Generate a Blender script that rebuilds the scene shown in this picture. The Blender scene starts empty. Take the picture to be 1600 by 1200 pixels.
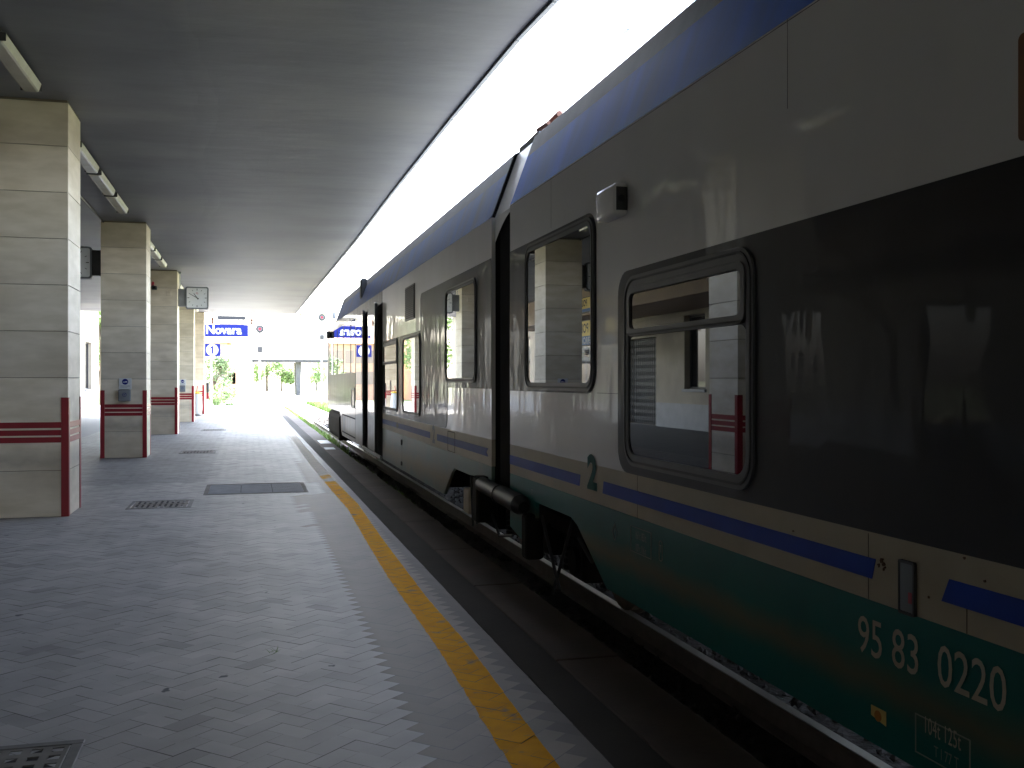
import bpy, bmesh, math, random
from mathutils import Vector, Matrix
from math import radians, sin, cos, pi, atan2
random.seed(7)
S = bpy.context.scene
# ------------------------------------------------------------------ camera, sky, sun, exposure
H = 1.62                       # eye height over the platform
F = 1566.0                     # focal length in photo pixels (1600 wide)
VX, VY = 388.0, 595.0          # vanishing point of the platform
TH = math.atan((800 - VX) / F)
CT, ST = cos(TH), sin(TH)
cam = bpy.data.cameras.new('camera'); co = bpy.data.objects.new('camera', cam)
S.collection.objects.link(co); S.camera = co
co.location = (0, 0, H); co.rotation_euler = (pi / 2, 0, -TH)
cam.sensor_width = 36; cam.lens = F * 36 / 1600; cam.shift_y = -5 / 1600
cam.clip_start = 0.05; cam.clip_end = 3000
W = bpy.data.worlds.new('World'); S.world = W; W.use_nodes = True
nt = W.node_tree; bg = nt.nodes['Background']
sky = nt.nodes.new('ShaderNodeTexSky'); sky.sky_type = 'NISHITA'; sky.sun_disc = False
SUN_EL, SUN_AZ = 52, -35
sky.sun_elevation = radians(SUN_EL); sky.sun_rotation = radians(SUN_AZ)
sky.air_density = 1.0; sky.dust_density = 3.0; sky.ozone_density = 1.0
bw = nt.nodes.new('ShaderNodeRGBToBW'); nt.links.new(sky.outputs[0], bw.inputs[0])          # thin bright cloud veiling the blue
wt_ = nt.nodes.new('ShaderNodeVectorMath'); wt_.operation = 'MULTIPLY'; nt.links.new(bw.outputs[0], wt_.inputs[0]); wt_.inputs[1].default_value = (1.0, 1.0, 1.0)
wtc = nt.nodes.new('ShaderNodeTexCoord'); wn = nt.nodes.new('ShaderNodeTexNoise'); wn.inputs['Scale'].default_value = 2.5; wn.inputs['Detail'].default_value = 6; nt.links.new(wtc.outputs['Generated'], wn.inputs[0])
wr = nt.nodes.new('ShaderNodeMapRange'); wr.inputs[1].default_value = .35; wr.inputs[2].default_value = .65; wr.inputs[3].default_value = .15; wr.inputs[4].default_value = .65; nt.links.new(wn.outputs['Fac'], wr.inputs[0])
wm = nt.nodes.new('ShaderNodeMix'); wm.data_type = 'RGBA'; nt.links.new(wr.outputs[0], wm.inputs[0]); nt.links.new(sky.outputs[0], wm.inputs[6]); nt.links.new(wt_.outputs[0], wm.inputs[7])
nt.links.new(wm.outputs[2], bg.inputs[0]); bg.inputs[1].default_value = 0.15
sl = bpy.data.lights.new('sun', 'SUN'); so = bpy.data.objects.new('sun', sl); S.collection.objects.link(so)
sl.energy = 2.4; sl.angle = radians(0.5); sl.color = (1, .95, .87)
sd = Vector((sin(radians(SUN_AZ)) * cos(radians(SUN_EL)), cos(radians(SUN_AZ)) * cos(radians(SUN_EL)), sin(radians(SUN_EL))))
so.rotation_euler = sd.to_track_quat('Z', 'Y').to_euler(); so.location = (0, 0, 60)
S.view_settings.view_transform = 'Standard'; S.view_settings.look = 'None'
S.view_settings.gamma = 1; S.view_settings.exposure = 4.35
S.render.engine = 'CYCLES'
S.cycles.max_bounces = 10; S.cycles.diffuse_bounces = 6; S.cycles.glossy_bounces = 5
S.cycles.sample_clamp_indirect = 6.0; S.cycles.caustics_reflective = False

# photo pixel -> world on the plane X
def at(px, X):
    D = F * X / CT / (px - VX)
    return (D - X * ST) / CT
def zat(px, py, X):
    D = F * X / CT / (px - VX)
    return H + (VY - py) * D / F
def world(px, D):               # X for a pixel column at depth D
    R = (px - 800) * D / F
    return R * CT + D * ST, D * CT - R * ST
def zD(py, D): return H + (VY - py) * D / F

# ------------------------------------------------------------------ materials
def mat(name, c, c2=None, rough=.6, scale=4, stretch=(1, 1, 1), bump=0, bscale=None, bstretch=None, metal=0,
        coat=0, coat_rough=.05, detail=6, lo=.35, hi=.65, spec=.5, bdist=.02, c3=None, s3=1, lo3=.55, hi3=.7, ior=1.5, bdetail=4, st3=(1,1,1)):
    m = bpy.data.materials.new(name); m.use_nodes = True
    n = m.node_tree.nodes; l = m.node_tree.links; b = n['Principled BSDF']
    b.inputs['Roughness'].default_value = rough; b.inputs['Metallic'].default_value = metal
    b.inputs['Specular IOR Level'].default_value = spec; b.inputs['IOR'].default_value = ior
    b.inputs['Coat Weight'].default_value = coat; b.inputs['Coat Roughness'].default_value = coat_rough
    tc = n.new('ShaderNodeTexCoord'); out = None
    def noise(sc, st, det):
        mp = n.new('ShaderNodeMapping'); mp.inputs['Scale'].default_value = st; l.new(tc.outputs['Object'], mp.inputs[0])
        t = n.new('ShaderNodeTexNoise'); t.inputs['Scale'].default_value = sc; t.inputs['Detail'].default_value = det
        l.new(mp.outputs[0], t.inputs['Vector']); return t.outputs['Fac']
    def mix(fac, a, bb, lo_, hi_):
        mr = n.new('ShaderNodeMapRange'); mr.inputs[1].default_value = lo_; mr.inputs[2].default_value = hi_
        l.new(fac, mr.inputs[0]); mx = n.new('ShaderNodeMix'); mx.data_type = 'RGBA'; l.new(mr.outputs[0], mx.inputs[0])
        if isinstance(a, tuple): mx.inputs[6].default_value = (*a, 1)
        else: l.new(a, mx.inputs[6])
        mx.inputs[7].default_value = (*bb, 1); return mx.outputs[2]
    b.inputs['Base Color'].default_value = (*c, 1)
    if c2:
        out = mix(noise(scale, stretch, detail), c, c2, lo, hi)
        if c3: out = mix(noise(s3, st3, 5), out, c3, lo3, hi3)
        l.new(out, b.inputs['Base Color'])
    if bump:
        bp = n.new('ShaderNodeBump'); bp.inputs['Strength'].default_value = bump; bp.inputs['Distance'].default_value = bdist
        l.new(noise(bscale or scale, bstretch or stretch, bdetail), bp.inputs['Height']); l.new(bp.outputs[0], b.inputs['Normal'])
        if coat: l.new(bp.outputs[0], b.inputs['Coat Normal'])
    m['out'] = 1
    return m
def zband(m, z0, hw, col, amt=.7, ns=3, axis='Z'):
    """a stain running along a height z0 (object space), broken by noise"""
    n = m.node_tree.nodes; l = m.node_tree.links; b = n['Principled BSDF']
    src = b.inputs['Base Color'].links[0].from_socket
    tc = n.new('ShaderNodeTexCoord'); sp = n.new('ShaderNodeSeparateXYZ'); l.new(tc.outputs['Object'], sp.inputs[0])
    t = n.new('ShaderNodeTexNoise'); t.inputs['Scale'].default_value = ns; l.new(tc.outputs['Object'], t.inputs['Vector'])
    def M(op, a, bb):
        q = n.new('ShaderNodeMath'); q.operation = op
        for i, v in enumerate((a, bb)):
            if v is None: continue
            if isinstance(v, (int, float)): q.inputs[i].default_value = v
            else: l.new(v, q.inputs[i])
        return q.outputs[0]
    d = M('ABSOLUTE', M('SUBTRACT', M('ADD', sp.outputs[axis], M('MULTIPLY', M('SUBTRACT', t.outputs['Fac'], .5), hw)), z0), None)
    k = M('MULTIPLY', M('MAXIMUM', M('SUBTRACT', 1.0, M('DIVIDE', d, hw)), 0.0), amt)
    mx = n.new('ShaderNodeMix'); mx.data_type = 'RGBA'; l.new(k, mx.inputs[0]); l.new(src, mx.inputs[6]); mx.inputs[7].default_value = (*col, 1)
    l.new(mx.outputs[2], b.inputs['Base Color'])

M = {}
M['stone'] = mat('travertine', (.76, .665, .53), (.64, .55, .41), rough=.55, scale=2.2, stretch=(1, 1, 3.5), bump=.25, bscale=9, bstretch=(1, 1, 8), bdist=.006,
                 c3=(.50, .42, .31), s3=1.1, lo3=.5, hi3=.8, st3=(1, 1, 2))
zband(M['stone'], .66, .20, (.30, .26, .21), .55, 6)
def island(m, lo, hi):
    n = m.node_tree.nodes; l = m.node_tree.links; b = n['Principled BSDF']; src = b.inputs['Base Color'].links[0].from_socket
    g = n.new('ShaderNodeNewGeometry'); mr = n.new('ShaderNodeMapRange'); mr.inputs[3].default_value = lo; mr.inputs[4].default_value = hi; l.new(g.outputs['Random Per Island'], mr.inputs[0])
    v = n.new('ShaderNodeVectorMath'); v.operation = 'SCALE'; l.new(src, v.inputs[0]); l.new(mr.outputs[0], v.inputs['Scale']); l.new(v.outputs[0], b.inputs['Base Color'])
island(M['stone'], .86, 1.06)
M['joint'] = mat('pillar_joint', (.16, .13, .10), rough=.9)
M['red'] = mat('red_metal', (.30, .010, .022), (.24, .010, .02), rough=.38, scale=3, spec=.3)
M['ceil'] = mat('canopy_plaster', (.262, .262, .278), (.208, .208, .222), rough=.55, scale=.7, stretch=(.8, 1.4, 1), bump=.4, bscale=1.8, bstretch=(.6, 1.5, 1), bdist=.03,
                c3=(.31, .30, .29), s3=.35, lo3=.5, hi3=.75, spec=.3)
M['wallstone'] = mat('wall_stone', (.40, .35, .27), (.32, .27, .21), rough=.6, scale=1.2, stretch=(1, 1, 1), c3=(.3, .26, .2), s3=.6, bump=.1, bscale=5)
M['plinth'] = mat('plinth_stone', (.34, .35, .37), (.28, .29, .31), rough=.5, scale=2)
M['brown'] = mat('brown_fascia', (.26, .17, .11), (.20, .13, .09), rough=.5, scale=1.5)
M['darkglass'] = mat('dark_glass', (.012, .013, .015), rough=.03, ior=1.6)
M['cream'] = mat('cream_paint', (.70, .68, .65), (.65, .63, .60), rough=.4, scale=.9, stretch=(1, 1, .35), coat=.5, spec=.35, coat_rough=.035, bump=.11, bscale=1.3, bstretch=(1, 2.2, .7), bdist=.05, bdetail=2,
                 c3=(.57, .54, .49), s3=.8, lo3=.58, hi3=.85)
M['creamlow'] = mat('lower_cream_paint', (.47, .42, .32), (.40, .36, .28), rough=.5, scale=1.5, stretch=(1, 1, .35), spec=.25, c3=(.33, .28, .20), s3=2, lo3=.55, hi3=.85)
M['cabpaint'] = mat('cab_paint', (.27, .26, .235), (.20, .185, .155), rough=.5, scale=5, stretch=(1, 2.5, .22), coat=.22, coat_rough=.05, spec=.2, bump=.1, bscale=1.5, bstretch=(1, 2, .7), bdist=.05, bdetail=2,
                    c3=(.32, .28, .22), s3=3, lo3=.5, hi3=.8, st3=(1, 2, .3))
M['green'] = mat('green_paint', (.005, .14, .13), (.005, .11, .105), rough=.42, scale=1.2, stretch=(1, 1, .5), coat=.1, coat_rough=.1, spec=.2)
zband(M['green'], .47, .11, (.17, .12, .06), .62, 3)
M['greyskirt'] = mat('far_green_paint', (.12, .19, .17), (.17, .19, .15), rough=.45, scale=1.5, stretch=(1, 1, .4), coat=.12, coat_rough=.12, spec=.2)  # greyer green for the far railcar's skirt
zband(M['greyskirt'], .42, .16, (.28, .22, .12), .75, 4)
M['blue'] = mat('blue_paint', (.016, .06, .42), (.015, .05, .35), rough=.5, scale=3, spec=.2)
M['roofblue'] = mat('roof_blue_paint', (.03, .14, .66), (.035, .13, .50), rough=.55, scale=1.3, stretch=(1, 3, .3), coat=0, spec=.25,
                    c3=(.06, .14, .36), s3=1.0, lo3=.5, hi3=.8, st3=(1, 2.2, .4))
M['roofbluefar'] = mat('dusty_glare_roof_blue', (.07, .13, .34), (.10, .14, .27), rough=.55, scale=1.3, stretch=(1, 3, .3), spec=.25, c3=(.12, .13, .15), s3=1.0, lo3=.45, hi3=.7, st3=(1, 2.2, .4))  # far roof greyed by dust, and by glare put into the colour
M['roofgrey'] = mat('roof_grey_paint', (.15, .16, .17), (.12, .13, .14), rough=.6, scale=1.3, stretch=(1, 4, .3))
M['black'] = mat('black_band_paint', (.020, .020, .023), (.025, .025, .028), rough=.5, scale=2, coat=.2, coat_rough=.03, spec=.15, bump=.12, bscale=1.5, bstretch=(1, 2, .7), bdist=.05, bdetail=2)
M['gasket'] = mat('window_gasket', (.05, .052, .056), (.065, .066, .07), rough=.45, scale=6)
M['rubber'] = mat('black_rubber', (.02, .02, .022), (.03, .029, .03), rough=.6, scale=4)
M['glass'] = mat('train_glass', (.010, .011, .013), rough=.012, coat=.6, coat_rough=.01, ior=1.65)
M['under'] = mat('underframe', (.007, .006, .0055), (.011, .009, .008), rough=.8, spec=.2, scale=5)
M['rustwheel'] = mat('rusty_wheel', (.12, .08, .055), (.08, .055, .04), rough=.6, scale=8, metal=.2)
M['damper'] = mat('damper_metal', (.007, .007, .008), rough=.45, scale=5, spec=.2)
M['lightpanel'] = mat('light_metal', (.90, .90, .89), (.84, .84, .84), rough=.35, metal=.5, scale=3)
M['marking'] = mat('marking_paint', (.50, .47, .38), (.40, .38, .30), rough=.5, scale=12)
M['fadedmark'] = mat('faded_marking', (.24, .28, .24), rough=.5)
M['teal'] = mat('teal_digit', (.006, .10, .09), rough=.6, spec=.2)
M['greydigit'] = mat('far_digit', (.16, .18, .20), rough=.5, spec=.2)  # grey digit on the far railcar
M['farblue'] = mat('far_blue_paint', (.08, .11, .33), (.11, .14, .33), rough=.55, scale=4, spec=.15)  # paler, greyer blue for the far railcar's stripe
M['yellowst'] = mat('yellow_sticker', (.65, .50, .16), rough=.5)
M['orange'] = mat('orange_paint', (.50, .19, .02), (.42, .15, .02), rough=.5, scale=5)
M['brownpanel'] = mat('brown_panel', (.22, .09, .03), (.16, .07, .03), rough=.6, scale=8)
M['lens'] = mat('grey_lens', (.16, .18, .18), rough=.15, coat=.6)
M['redlens'] = mat('red_lens', (.30, .02, .03), rough=.3)
M['rust'] = mat('rust_patch', (.07, .035, .02), (.12, .07, .04), rough=.9, scale=20)
M['asphalt'] = mat('asphalt_strip', (.026, .021, .018), (.019, .016, .014), rough=.85, spec=.2, scale=2, bump=.4, bscale=60, bdist=.004)
M['pavebase'] = mat('paving_bed', (.10, .095, .09), (.07, .067, .063), rough=.9, scale=20)
M['farpave'] = mat('far_paving', (.27, .27, .27), (.23, .23, .23), rough=.7, spec=.2, scale=1.5, stretch=(1, 2.5, 1), bump=.1, bscale=10)
M['coping'] = mat('brown_granite', (.055, .033, .024), (.040, .026, .020), rough=.75, spec=.25, scale=1.6, bump=.35, bscale=25, bdist=.006, c3=(.07, .047, .036), s3=1.2)
M['palestone'] = mat('pale_stone_slab', (.33, .34, .36), (.26, .27, .29), rough=.5, scale=4)
M['pierstone'] = mat('pier_concrete', (.13, .13, .13), (.10, .10, .10), rough=.9, scale=2)
M['concrete'] = mat('concrete', (.34, .33, .31), (.26, .25, .23), rough=.8, scale=2, bump=.2, bscale=15)
M['sleeper'] = mat('sleeper_concrete', (.10, .09, .08), (.07, .062, .055), rough=.9, scale=6)
M['ballast'] = mat('ballast', (.07, .06, .055), (.04, .035, .03), rough=.9, scale=14, bump=1, bscale=18, bdist=.06)
M['rock'] = mat('ballast_rock', (.07, .062, .058), (.04, .035, .032), rough=.8, scale=9)
M['railside'] = mat('rail_side', (.24, .20, .18), (.19, .16, .145), rough=.7, scale=8)
M['railtop'] = mat('rail_top', (.40, .39, .38), rough=.35, spec=.5)
M['ground'] = mat('dry_ground', (.22, .20, .16), (.17, .17, .11), rough=.95, scale=.25, c3=(.12, .20, .05), s3=.12, lo3=.5, hi3=.62)
M['leaf'] = mat('leaf', (.16, .24, .08), (.24, .33, .12), rough=.6, scale=1.2)  # greens paled to put the distant haze into the leaves
M['leafd'] = mat('leaf_dark', (.10, .15, .06), (.15, .21, .08), rough=.6, scale=1.2)
M['bark'] = mat('bark', (.10, .075, .055), (.07, .05, .04), rough=.9, scale=10)
M['grass'] = mat('grass_blade', (.13, .22, .035), (.2, .29, .06), rough=.6, scale=3)
M['signblue'] = mat('sign_blue', (.010, .018, .17), (.012, .02, .16), rough=.6, spec=.15, scale=3)
M['white'] = mat('sign_white', (.62, .62, .62), rough=.6, spec=.2)
M['offwhite'] = mat('pale_grey_metal', (.62, .63, .64), (.55, .56, .57), rough=.5, scale=3)
M['darkmetal'] = mat('dark_metal', (.045, .042, .045), (.03, .03, .032), rough=.45, scale=6)
M['greymetal'] = mat('grey_metal', (.22, .24, .26), (.17, .18, .2), rough=.4, scale=5, metal=.3)
M['iron'] = mat('cast_iron', (.13, .125, .12), (.17, .16, .15), rough=.55, scale=12, bump=.2, bscale=80, bdist=.002)
M['gratemetal'] = mat('grate_stone', (.27, .25, .22), (.20, .185, .165), rough=.85, spec=.1, scale=6)
M['coverplate'] = mat('cover_plate', (.31, .31, .31), (.26, .26, .26), rough=.85, scale=6, spec=.1)
M['hole'] = mat('drain_shade', (.035, .03, .03), rough=.9)
M['face'] = mat('clock_enamel', (.86, .87, .88), rough=.3)
M['ink'] = mat('black_ink', (.015, .015, .018), rough=.5)
M['logo_red'] = mat('logo_red', (.5, .03, .06), rough=.5)
M['diff'] = mat('lamp_diffuser', (.62, .60, .50), (.55, .52, .43), rough=.25, scale=4, spec=.6)
M['polyellow'] = mat('police_yellow', (.75, .55, .13), rough=.5)
M['polblue'] = mat('police_blue', (.012, .10, .34), rough=.5)
M['brick'] = mat('orange_brick', (.62, .40, .28), (.52, .32, .22), rough=.8, scale=3, stretch=(1, 1, 4))  # brick lightened, distance haze mixed into its colour
M['terracotta'] = mat('terracotta', (.36, .17, .12), (.30, .14, .10), rough=.8, scale=3)
M['stucco'] = mat('pale_stucco', (.75, .71, .66), (.70, .66, .60), rough=.85, scale=1)  # wall colour raised for the haze over the far houses
M['pinkstucco'] = mat('pink_stucco', (.66, .50, .45), (.62, .47, .42), rough=.85, scale=1)
M['shutter'] = mat('shutter', (.30, .24, .20), rough=.7)  # lightened to carry the haze over the far windows
M['yelhard'] = mat('yellow_plastic', (.70, .45, .04), rough=.4)

# ------------------------------------------------------------------ mesh builder
class MB:
    def __init__(s): s.v = []; s.f = []; s.m = []; s.mats = []; s.cur = 0
    def use(s, m):
        if m not in s.mats: s.mats.append(m)
        s.cur = s.mats.index(m); return s
    def poly(s, pts):
        i = len(s.v); s.v += [tuple(p) for p in pts]; s.f.append(tuple(range(i, i + len(pts)))); s.m.append(s.cur); return s
    def faces(s, vs, fs):
        i = len(s.v); s.v += [tuple(p) for p in vs]
        for f in fs: s.f.append(tuple(i + k for k in f)); s.m.append(s.cur)
        return s
    def box(s, x0, x1, y0, y1, z0, z1):
        vs = [(x0, y0, z0), (x1, y0, z0), (x1, y1, z0), (x0, y1, z0), (x0, y0, z1), (x1, y0, z1), (x1, y1, z1), (x0, y1, z1)]
        return s.faces(vs, [(0, 3, 2, 1), (4, 5, 6, 7), (0, 1, 5, 4), (1, 2, 6, 5), (2, 3, 7, 6), (3, 0, 4, 7)])
    def bbox(s, x0, x1, y0, y1, z0, z1, b=.01, seg=2):
        bm = bmesh.new(); bmesh.ops.create_cube(bm, size=1)
        for v in bm.verts: v.co = Vector(((x0 + x1) / 2 + v.co.x * (x1 - x0), (y0 + y1) / 2 + v.co.y * (y1 - y0), (z0 + z1) / 2 + v.co.z * (z1 - z0)))
        bmesh.ops.bevel(bm, geom=bm.edges[:], offset=b, segments=seg, affect='EDGES', profile=.5)
        bm.verts.index_update(); s.faces([v.co[:] for v in bm.verts], [tuple(v.index for v in f.verts) for f in bm.faces]); bm.free(); return s
    def prism(s, pts, mapf, d0, d1):
        """closed polygon pts (a,b) mapped by mapf(a,b,d) -> xyz, between depths d0 (front) and d1"""
        n = len(pts); A = [mapf(a, b, d0) for a, b in pts]; B = [mapf(a, b, d1) for a, b in pts]
        return s.faces(A + B, [tuple(range(n)), tuple(range(2 * n - 1, n - 1, -1))] + [(i, i + n, (i + 1) % n + n, (i + 1) % n) for i in range(n)])
    def ring(s, outer, inner, mapf, d0, d1):
        n = len(outer)
        V = [mapf(a, b, d1) for a, b in outer] + [mapf(a, b, d0) for a, b in outer] + [mapf(a, b, d0) for a, b in inner] + [mapf(a, b, d1) for a, b in inner]
        fs = []
        for i in range(n):
            j = (i + 1) % n
            for k in range(3): fs.append((k * n + i, k * n + j, (k + 1) * n + j, (k + 1) * n + i))
        return s.faces(V, fs)
    def tube(s, p0, p1, r0, r1=None, n=12, caps=True):
        p0, p1 = Vector(p0), Vector(p1); r1 = r0 if r1 is None else r1
        d = (p1 - p0).normalized(); a = d.orthogonal().normalized(); b = d.cross(a)
        V = [p0 + (a * cos(2 * pi * i / n) + b * sin(2 * pi * i / n)) * r0 for i in range(n)] + [p1 + (a * cos(2 * pi * i / n) + b * sin(2 * pi * i / n)) * r1 for i in range(n)]
        fs = [(i, (i + 1) % n, (i + 1) % n + n, i + n) for i in range(n)]
        if caps: fs += [tuple(range(n - 1, -1, -1)), tuple(range(n, 2 * n))]
        return s.faces(V, fs)
    def lathe(s, cx, cy, prof, n=20):
        V = []; fs = []
        for r, z in prof: V += [(cx + r * cos(2 * pi * i / n), cy + r * sin(2 * pi * i / n), z) for i in range(n)]
        for k in range(len(prof) - 1):
            for i in range(n): fs.append((k * n + i, k * n + (i + 1) % n, (k + 1) * n + (i + 1) % n, (k + 1) * n + i))
        fs += [tuple(range(n - 1, -1, -1)), tuple(range((len(prof) - 1) * n, len(prof) * n))]
        return s.faces(V, fs)
    def build(s, name, m=None, parent=None, smooth=False, fix=True):
        me = bpy.data.meshes.new(name); me.from_pydata(s.v, [], s.f)
        for mm in (s.mats or [m]): me.materials.append(M[mm] if isinstance(mm, str) else mm)
        if s.mats: me.polygons.foreach_set('material_index', s.m)
        if fix:
            bm = bmesh.new(); bm.from_mesh(me); bmesh.ops.recalc_face_normals(bm, faces=bm.faces[:]); bm.to_mesh(me); bm.free()
        if smooth:
            me.polygons.foreach_set('use_smooth', [True] * len(me.polygons))
            try: me.set_sharp_from_angle(angle=radians(35))
            except Exception: pass
        me.update(); o = bpy.data.objects.new(name, me); S.collection.objects.link(o)
        if parent: o.parent = parent; o.matrix_parent_inverse = Matrix.Translation(-Vector(parent.location))
        return o
def E(name, label, cat, loc=(0, 0, 0), group=None):
    o = bpy.data.objects.new(name, None); S.collection.objects.link(o); o.location = loc; o.empty_display_size = .2
    return tag(o, label, cat, group)
def tag(o, label, cat, group=None):
    o['label'] = label; o['category'] = cat
    if group: o['group'] = group
    return o
def struct(o, kind='structure'): o['kind'] = kind; return o
def copy_tree(o, parent=None):
    c = o.copy(); S.collection.objects.link(c)
    if parent: c.parent = parent
    for ch in [x for x in o.children]: copy_tree(ch, c)
    return c
def rr(a0, a1, b0, b1, r, n=6):
    pts = []
    for cx, cy, s0 in ((a1 - r, b1 - r, 0), (a0 + r, b1 - r, 90), (a0 + r, b0 + r, 180), (a1 - r, b0 + r, 270)):
        for i in range(n + 1):
            an = radians(s0 + 90 * i / n); pts.append((cx + r * cos(an), cy + r * sin(an)))
    return pts
def circ(a, b, r, n=24): return [(a + r * cos(2 * pi * i / n), b + r * sin(2 * pi * i / n)) for i in range(n)]
def bake_text(txt, size, bold=0, sx=1, space=1, align='CENTER'):
    cu = bpy.data.curves.new('t', 'FONT'); cu.body = txt; cu.size = size; cu.align_x = align; cu.align_y = 'CENTER'
    cu.offset = bold; cu.space_character = space; cu.resolution_u = 3
    o = bpy.data.objects.new('t', cu); S.collection.objects.link(o); bpy.context.view_layer.update()
    dg = bpy.context.evaluated_depsgraph_get(); me = bpy.data.meshes.new_from_object(o.evaluated_get(dg))
    vs = [(v.co.x * sx, v.co.y) for v in me.vertices]; fs = [tuple(p.vertices) for p in me.polygons]
    bpy.data.objects.remove(o); bpy.data.curves.remove(cu); bpy.data.meshes.remove(me); return vs, fs
def text(mb, txt, size, fn, **k):
    vs, fs = bake_text(txt, size, **k); mb.faces([fn(a, b) for a, b in vs], fs)

# ------------------------------------------------------------------ ground, platform
g = MB(); g.poly([(-900, -300, -.62), (900, -300, -.62), (900, 1500, -.62), (-900, 1500, -.62)])
struct(g.build('ground', 'ground'))
PEND = 72
g = MB().box(-9.5, 1.72, -60, PEND, -.6, -.006); struct(g.build('platform_bed', 'pavebase'))
g = MB().box(1.483, 1.72, -60, PEND, -.02, .001); struct(g.build('platform_gutter', 'asphalt'))
g = MB(); g.poly([(-9.5, 42, .0), (1.483, 42, 0), (1.483, PEND, 0), (-9.5, PEND, 0)]); g.poly([(-9.5, -60, 0), (-4.6, -60, 0), (-4.6, 42, 0), (-9.5, 42, 0)])
g.poly([(-4.6, -60, 0), (1.483, -60, 0), (1.483, 1.2, 0), (-4.6, 1.2, 0)])
struct(g.build('platform_floor', 'farpave'))
# herringbone tiles
def lerp(tab, t):
    if t <= tab[0][0]: return tab[0][1]
    for (a, x), (b, y) in zip(tab, tab[1:]):
        if t <= b: return x + (y - x) * (t - a) / (b - a)
    return tab[-1][1]
lineL = [(4.2, 1.07), (6.0, 1.11), (8.3, 1.115), (10.3, 1.155), (12.7, 1.215), (15, 1.19), (17, 1.175), (20, 1.155), (24, 1.163), (34, 1.148), (70, 1.15)]
lineR = [(4.2, 1.265), (6.0, 1.305), (7.4, 1.29), (10.3, 1.33), (13.3, 1.395), (16.6, 1.355), (23, 1.355), (34, 1.357), (70, 1.36)]
tm = MB(); tcol = []; pm = MB()
w = .111; q = math.sqrt(.5)
rot = lambda u, v: (q * (u - v), q * (u + v))
tones = [M]
def clip(poly, fn):
    out = []
    for i in range(len(poly)):
        a, b = poly[i], poly[(i + 1) % len(poly)]; fa, fb = fn(a), fn(b)
        if fa >= 0: out.append(a)
        if (fa >= 0) != (fb >= 0):
            k = fa / (fa - fb); out.append((a[0] + k * (b[0] - a[0]), a[1] + k * (b[1] - a[1])))
    return out
holes = [(-1.5, -.71, 4.0, 4.86), (-1.5, -.71, 13.45, 14.3), (-1.5, -.71, 23.4, 24.3), (-1.5, -.71, 33.9, 34.9), (-.62, .85, 14.85, 16.3)]
rg = random.Random(3)
N = int(45 / w / 1.0) + 30
for i in range(-60, 430):
    for j in range(-60, 430):
        r = (i - j) % 4
        if r == 0: u0, u1, v0, v1 = i, i + 2, j, j + 1
        elif r == 3: u0, u1, v0, v1 = i, i + 1, j, j + 2
        else: continue
        cx, cy = rot((u0 + u1) / 2 * w, (v0 + v1) / 2 * w)
        if not (-4.75 < cx < 1.62 and 1.0 < cy < 42.1): continue
        if cx < -4.0 and cy < 8: continue
        gp = .0012
        P4 = [rot(u0 * w + gp, v0 * w + gp), rot(u1 * w - gp, v0 * w + gp), rot(u1 * w - gp, v1 * w - gp), rot(u0 * w + gp, v1 * w - gp)]
        P4 = clip(P4, lambda p: 1.481 - p[0]); P4 = clip(P4, lambda p: p[0] + 4.6); P4 = clip(P4, lambda p: 42 - p[1]); P4 = clip(P4, lambda p: p[1] - 1.2)
        if len(P4) < 3: continue
        skip = False
        for hx0, hx1, hy0, hy1 in holes:
            if min(p[0] for p in P4) > hx1 or max(p[0] for p in P4) < hx0 or min(p[1] for p in P4) > hy1 or max(p[1] for p in P4) < hy0: continue
            if all(hx0 <= p[0] <= hx1 and hy0 <= p[1] <= hy1 for p in P4): skip = True
        if skip: continue
        z = rg.uniform(-.0011, .0011); ax, ay = rg.gauss(0, .003), rg.gauss(0, .003)
        tm.poly([(x, y, z + ax * (x - cx) + ay * (y - cy)) for x, y in P4])
        # tone: pale walkway against brown tiles by the edge
        bR = lerp([(2, .70), (6, .70), (9.5, .68), (14.4, .66), (14.6, 1.02), (16.2, 1.02), (16.4, .92), (20, .97), (30, 1.1), (40, 1.2)], cy) + rg.gauss(0, .006)
        bL = lerp([(15.5, -9), (16.6, -9), (16.7, -.58), (24, -.66), (40, -.9)], cy) + rg.gauss(0, .05)
        if cx > 1.3: c = (.085, .070, .058)
        elif cx > bR: c = (.165, .132, .103)
        elif cx < bL: c = (.295, .283, .272)
        else: c = (.39, .372, .352)
        kk = 1 + rg.gauss(0, .04)
        if rg.random() < .04: kk *= .82
        big = 1 + .09 * sin(cx * 1.7 + 2.3 * sin(cy * .6)) * sin(cy * .8 + 1.2 * cx)
        c = tuple(x * kk * big for x in c); tcol.append(c)
        if min(p[0] for p in P4) < 1.45 and max(p[0] for p in P4) > 1.0:
            wob = lambda y: .004 * sin(y * 19) + .003 * sin(y * 47 + 1)
            Q = clip(P4, lambda p: p[0] - lerp(lineL, p[1]) + wob(p[1])); Q = clip(Q, lambda p: lerp(lineR, p[1]) + .5 * wob(p[1] + 3) - p[0]) if len(Q) > 2 else Q
            if len(Q) > 2: pm.poly([(x, y, z + ax * (x - cx) + ay * (y - cy) + .0012) for x, y in Q])
tile = bpy.data.materials.new('herringbone_tile'); tile.use_nodes = True
n = tile.node_tree.nodes; l = tile.node_tree.links; b = n['Principled BSDF']
at_ = n.new('ShaderNodeAttribute'); at_.attribute_name = 'tone'; tc = n.new('ShaderNodeTexCoord')
nz = n.new('ShaderNodeTexNoise'); nz.inputs['Scale'].default_value = 2.2; nz.inputs['Detail'].default_value = 9; l.new(tc.outputs['Object'], nz.inputs[0])
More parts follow.
